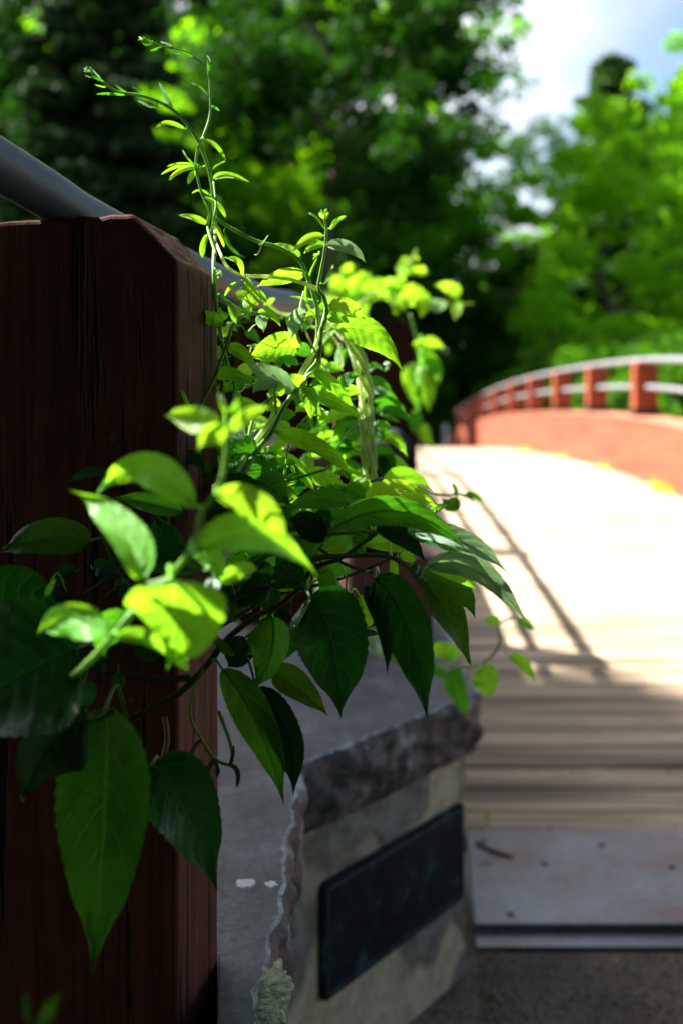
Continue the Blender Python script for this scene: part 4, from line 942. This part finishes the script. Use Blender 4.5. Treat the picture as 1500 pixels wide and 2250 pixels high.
T5 = [(800,822,822,806,845,818,18,'G'),(845,815,852,800,840,800,9,'B'),(807,838,835,838,860,862,20,'G'),(825,866,852,868,880,900,20,'G'),(820,885,862,880,897,917,24,'G'),(838,902,872,905,910,937,20,'G'),(805,862,835,858,858,868,16,'B'),
 (835,905,855,915,880,930,14,'G'),(820,940,840,945,835,970,30,'G'),(835,965,868,968,895,1005,28,'V'),(780,915,740,912,702,942,32,'V'),(790,925,755,935,730,965,30,'G'),(770,990,735,980,700,1010,36,'G'),(760,1010,770,985,812,1000,40,'V'),
 (820,990,850,1000,870,1040,34,'G'),(815,1020,862,1018,910,1060,44,'V'),(790,1040,750,1030,715,1060,36,'G'),(770,880,745,870,735,895,18,'V'),(800,780,765,770,760,800,20,'G'),(752,760,742,785,748,805,12,'B'),(790,950,760,960,745,990,30,'G'),
 (720,800,700,810,705,835,30,'V'),(740,720,715,735,700,770,26,'V'),(700,830,712,850,730,872,24,'G'),(750,705,775,712,795,730,22,'V'),(825,1010,845,1025,838,1060,34,'D'),(700,980,720,960,750,968,28,'V'),(690,1010,670,1020,650,1045,34,'G')]
for a in T5: v5.leaf(*a[:7], tone=a[7], Y=1.52)
for i in range(46):
    x = rn.uniform(490,720); y = rn.uniform(650,1080); a = rn.uniform(-.4,3.5); l = rn.uniform(26,58)
    v5.leaf(x,y,x+math.cos(a)*l*.5,y+math.sin(a)*l*.5-5,x+math.cos(a)*l,y+math.sin(a)*l*.8,l*.5,rn.choice('VVGGY'),Y=rn.uniform(1.22,1.5),attach=False)
for i in range(24):
    x = rn.uniform(700,830); y = rn.uniform(900,1060); a = rn.uniform(-.6,3.6); l = rn.uniform(28,55)
    v5.leaf(x,y,x+math.cos(a)*l*.5,y+math.sin(a)*l*.5-5,x+math.cos(a)*l,y+math.sin(a)*l*.8,l*.5,rn.choice('VVGG'),Y=rn.uniform(1.58,1.7),attach=False)
# ---- 6: sunlit vine on top of the second post
v6 = Vine('sunlit_vine', 'blurred sunlit yellow vine heaped on the handrail end of the second post', P(850,660,3.0))
v6.stem([(750,720),(790,670),(830,640),(870,615),(900,575),(915,548)], 2.95, (3,2), 'y')
v6.stem([(830,650),(900,655),(960,660),(1010,667),(1040,667)], 2.9, (2,1.5), 'y')
v6.stem([(900,690),(918,760),(925,840),(920,920),(925,1000)], 3.05, (3,2), 'g')
for i in range(78):
    t = rn.random(); 
    if i < 50: x = rn.gauss(822,42); y = rn.gauss(642,24)
    elif i < 62: x = 868+rn.uniform(0,46); y = 622-(x-868)*1.45+rn.uniform(-8,8)
    else: x = rn.uniform(740,800); y = rn.uniform(640,760)
    a = rn.uniform(-.5,3.6); l = rn.uniform(26,52) if i < 50 or i > 61 else rn.uniform(14,22)
    v6.leaf(x,y,x+math.cos(a)*l*.5,y+math.sin(a)*l*.4-4,x+math.cos(a)*l,y+math.sin(a)*l*.8,l*.55,rn.choice('YYYV'),Y=rn.uniform(3.22,3.5),attach=False)
for a in [(1004,652,985,628,952,630,30,'Y'),(945,662,965,668,984,672,28,'B'),(1010,668,1003,682,998,705,24,'Y'),(905,650,928,665,922,700,40,'Y'),(880,655,900,655,925,680,34,'Y'),(928,760,950,752,976,768,26,'Y'),(925,765,918,757,905,758,22,'Y'),
          (925,775,950,800,948,845,44,'V'),(930,785,955,810,962,850,34,'V'),(922,820,935,860,940,905,46,'V'),(920,800,905,840,915,900,40,'V'),(922,930,935,960,950,985,24,'V'),(918,900,910,930,920,960,26,'G')]:
    v6.leaf(*a[:7], tone=a[7], Y=2.85)
# ---- 7: runner trailing over the coping
v7 = Vine('trailing_vine', 'thin vine runner with small bright leaves trailing over the far corner of the slate coping', P(1050,1460,2.2))
v7.stem([(800,1420,2.6),(870,1455,2.45),(930,1463,2.35),(1000,1466,2.2),(1050,1460,2.1),(1080,1440,2.05),(1097,1410,2.0),(1095,1372,2.0),(1130,1356,1.98)], 2.2, (4,2.5), 'g')
for a in [(1092,1370,1078,1362,1060,1366,24,'V',2.0),(1136,1362,1155,1370,1174,1386,20,'V',1.98),(1052,1468,1066,1495,1068,1537,58,'V',2.05),(1118,1443,1150,1460,1176,1502,26,'V',2.0),(985,1475,1005,1520,1026,1577,44,'G',2.15),
          (1008,1446,965,1428,925,1440,34,'V',2.3),(855,1430,825,1402,795,1420,46,'B',2.5),(930,1462,960,1475,985,1490,24,'G',2.3),(1000,1468,1005,1490,990,1500,20,'G',2.2),(940,1400,935,1410,925,1400,14,'G',2.4),(845,1445,880,1440,900,1455,22,'G',2.45)]:
    v7.leaf(*a[:7], tone=a[7], Y=a[8], roll=0)
v8 = Vine('trailing_vine', 'small blurred vine sprig standing out over the bright boards right of the end post', P(1000,1090,1.6))
v8.stem([(930,1075),(970,1088),(1010,1085),(1040,1100)], 1.6, (2.5,2), 'g')
for a in [(1003,1092,988,1110,968,1092,30,'G'),(1000,1090,1002,1075,992,1062,12,'G'),(1020,1088,1040,1088,1058,1104,12,'G')]: v8.leaf(*a[:7], tone=a[7], Y=1.6)
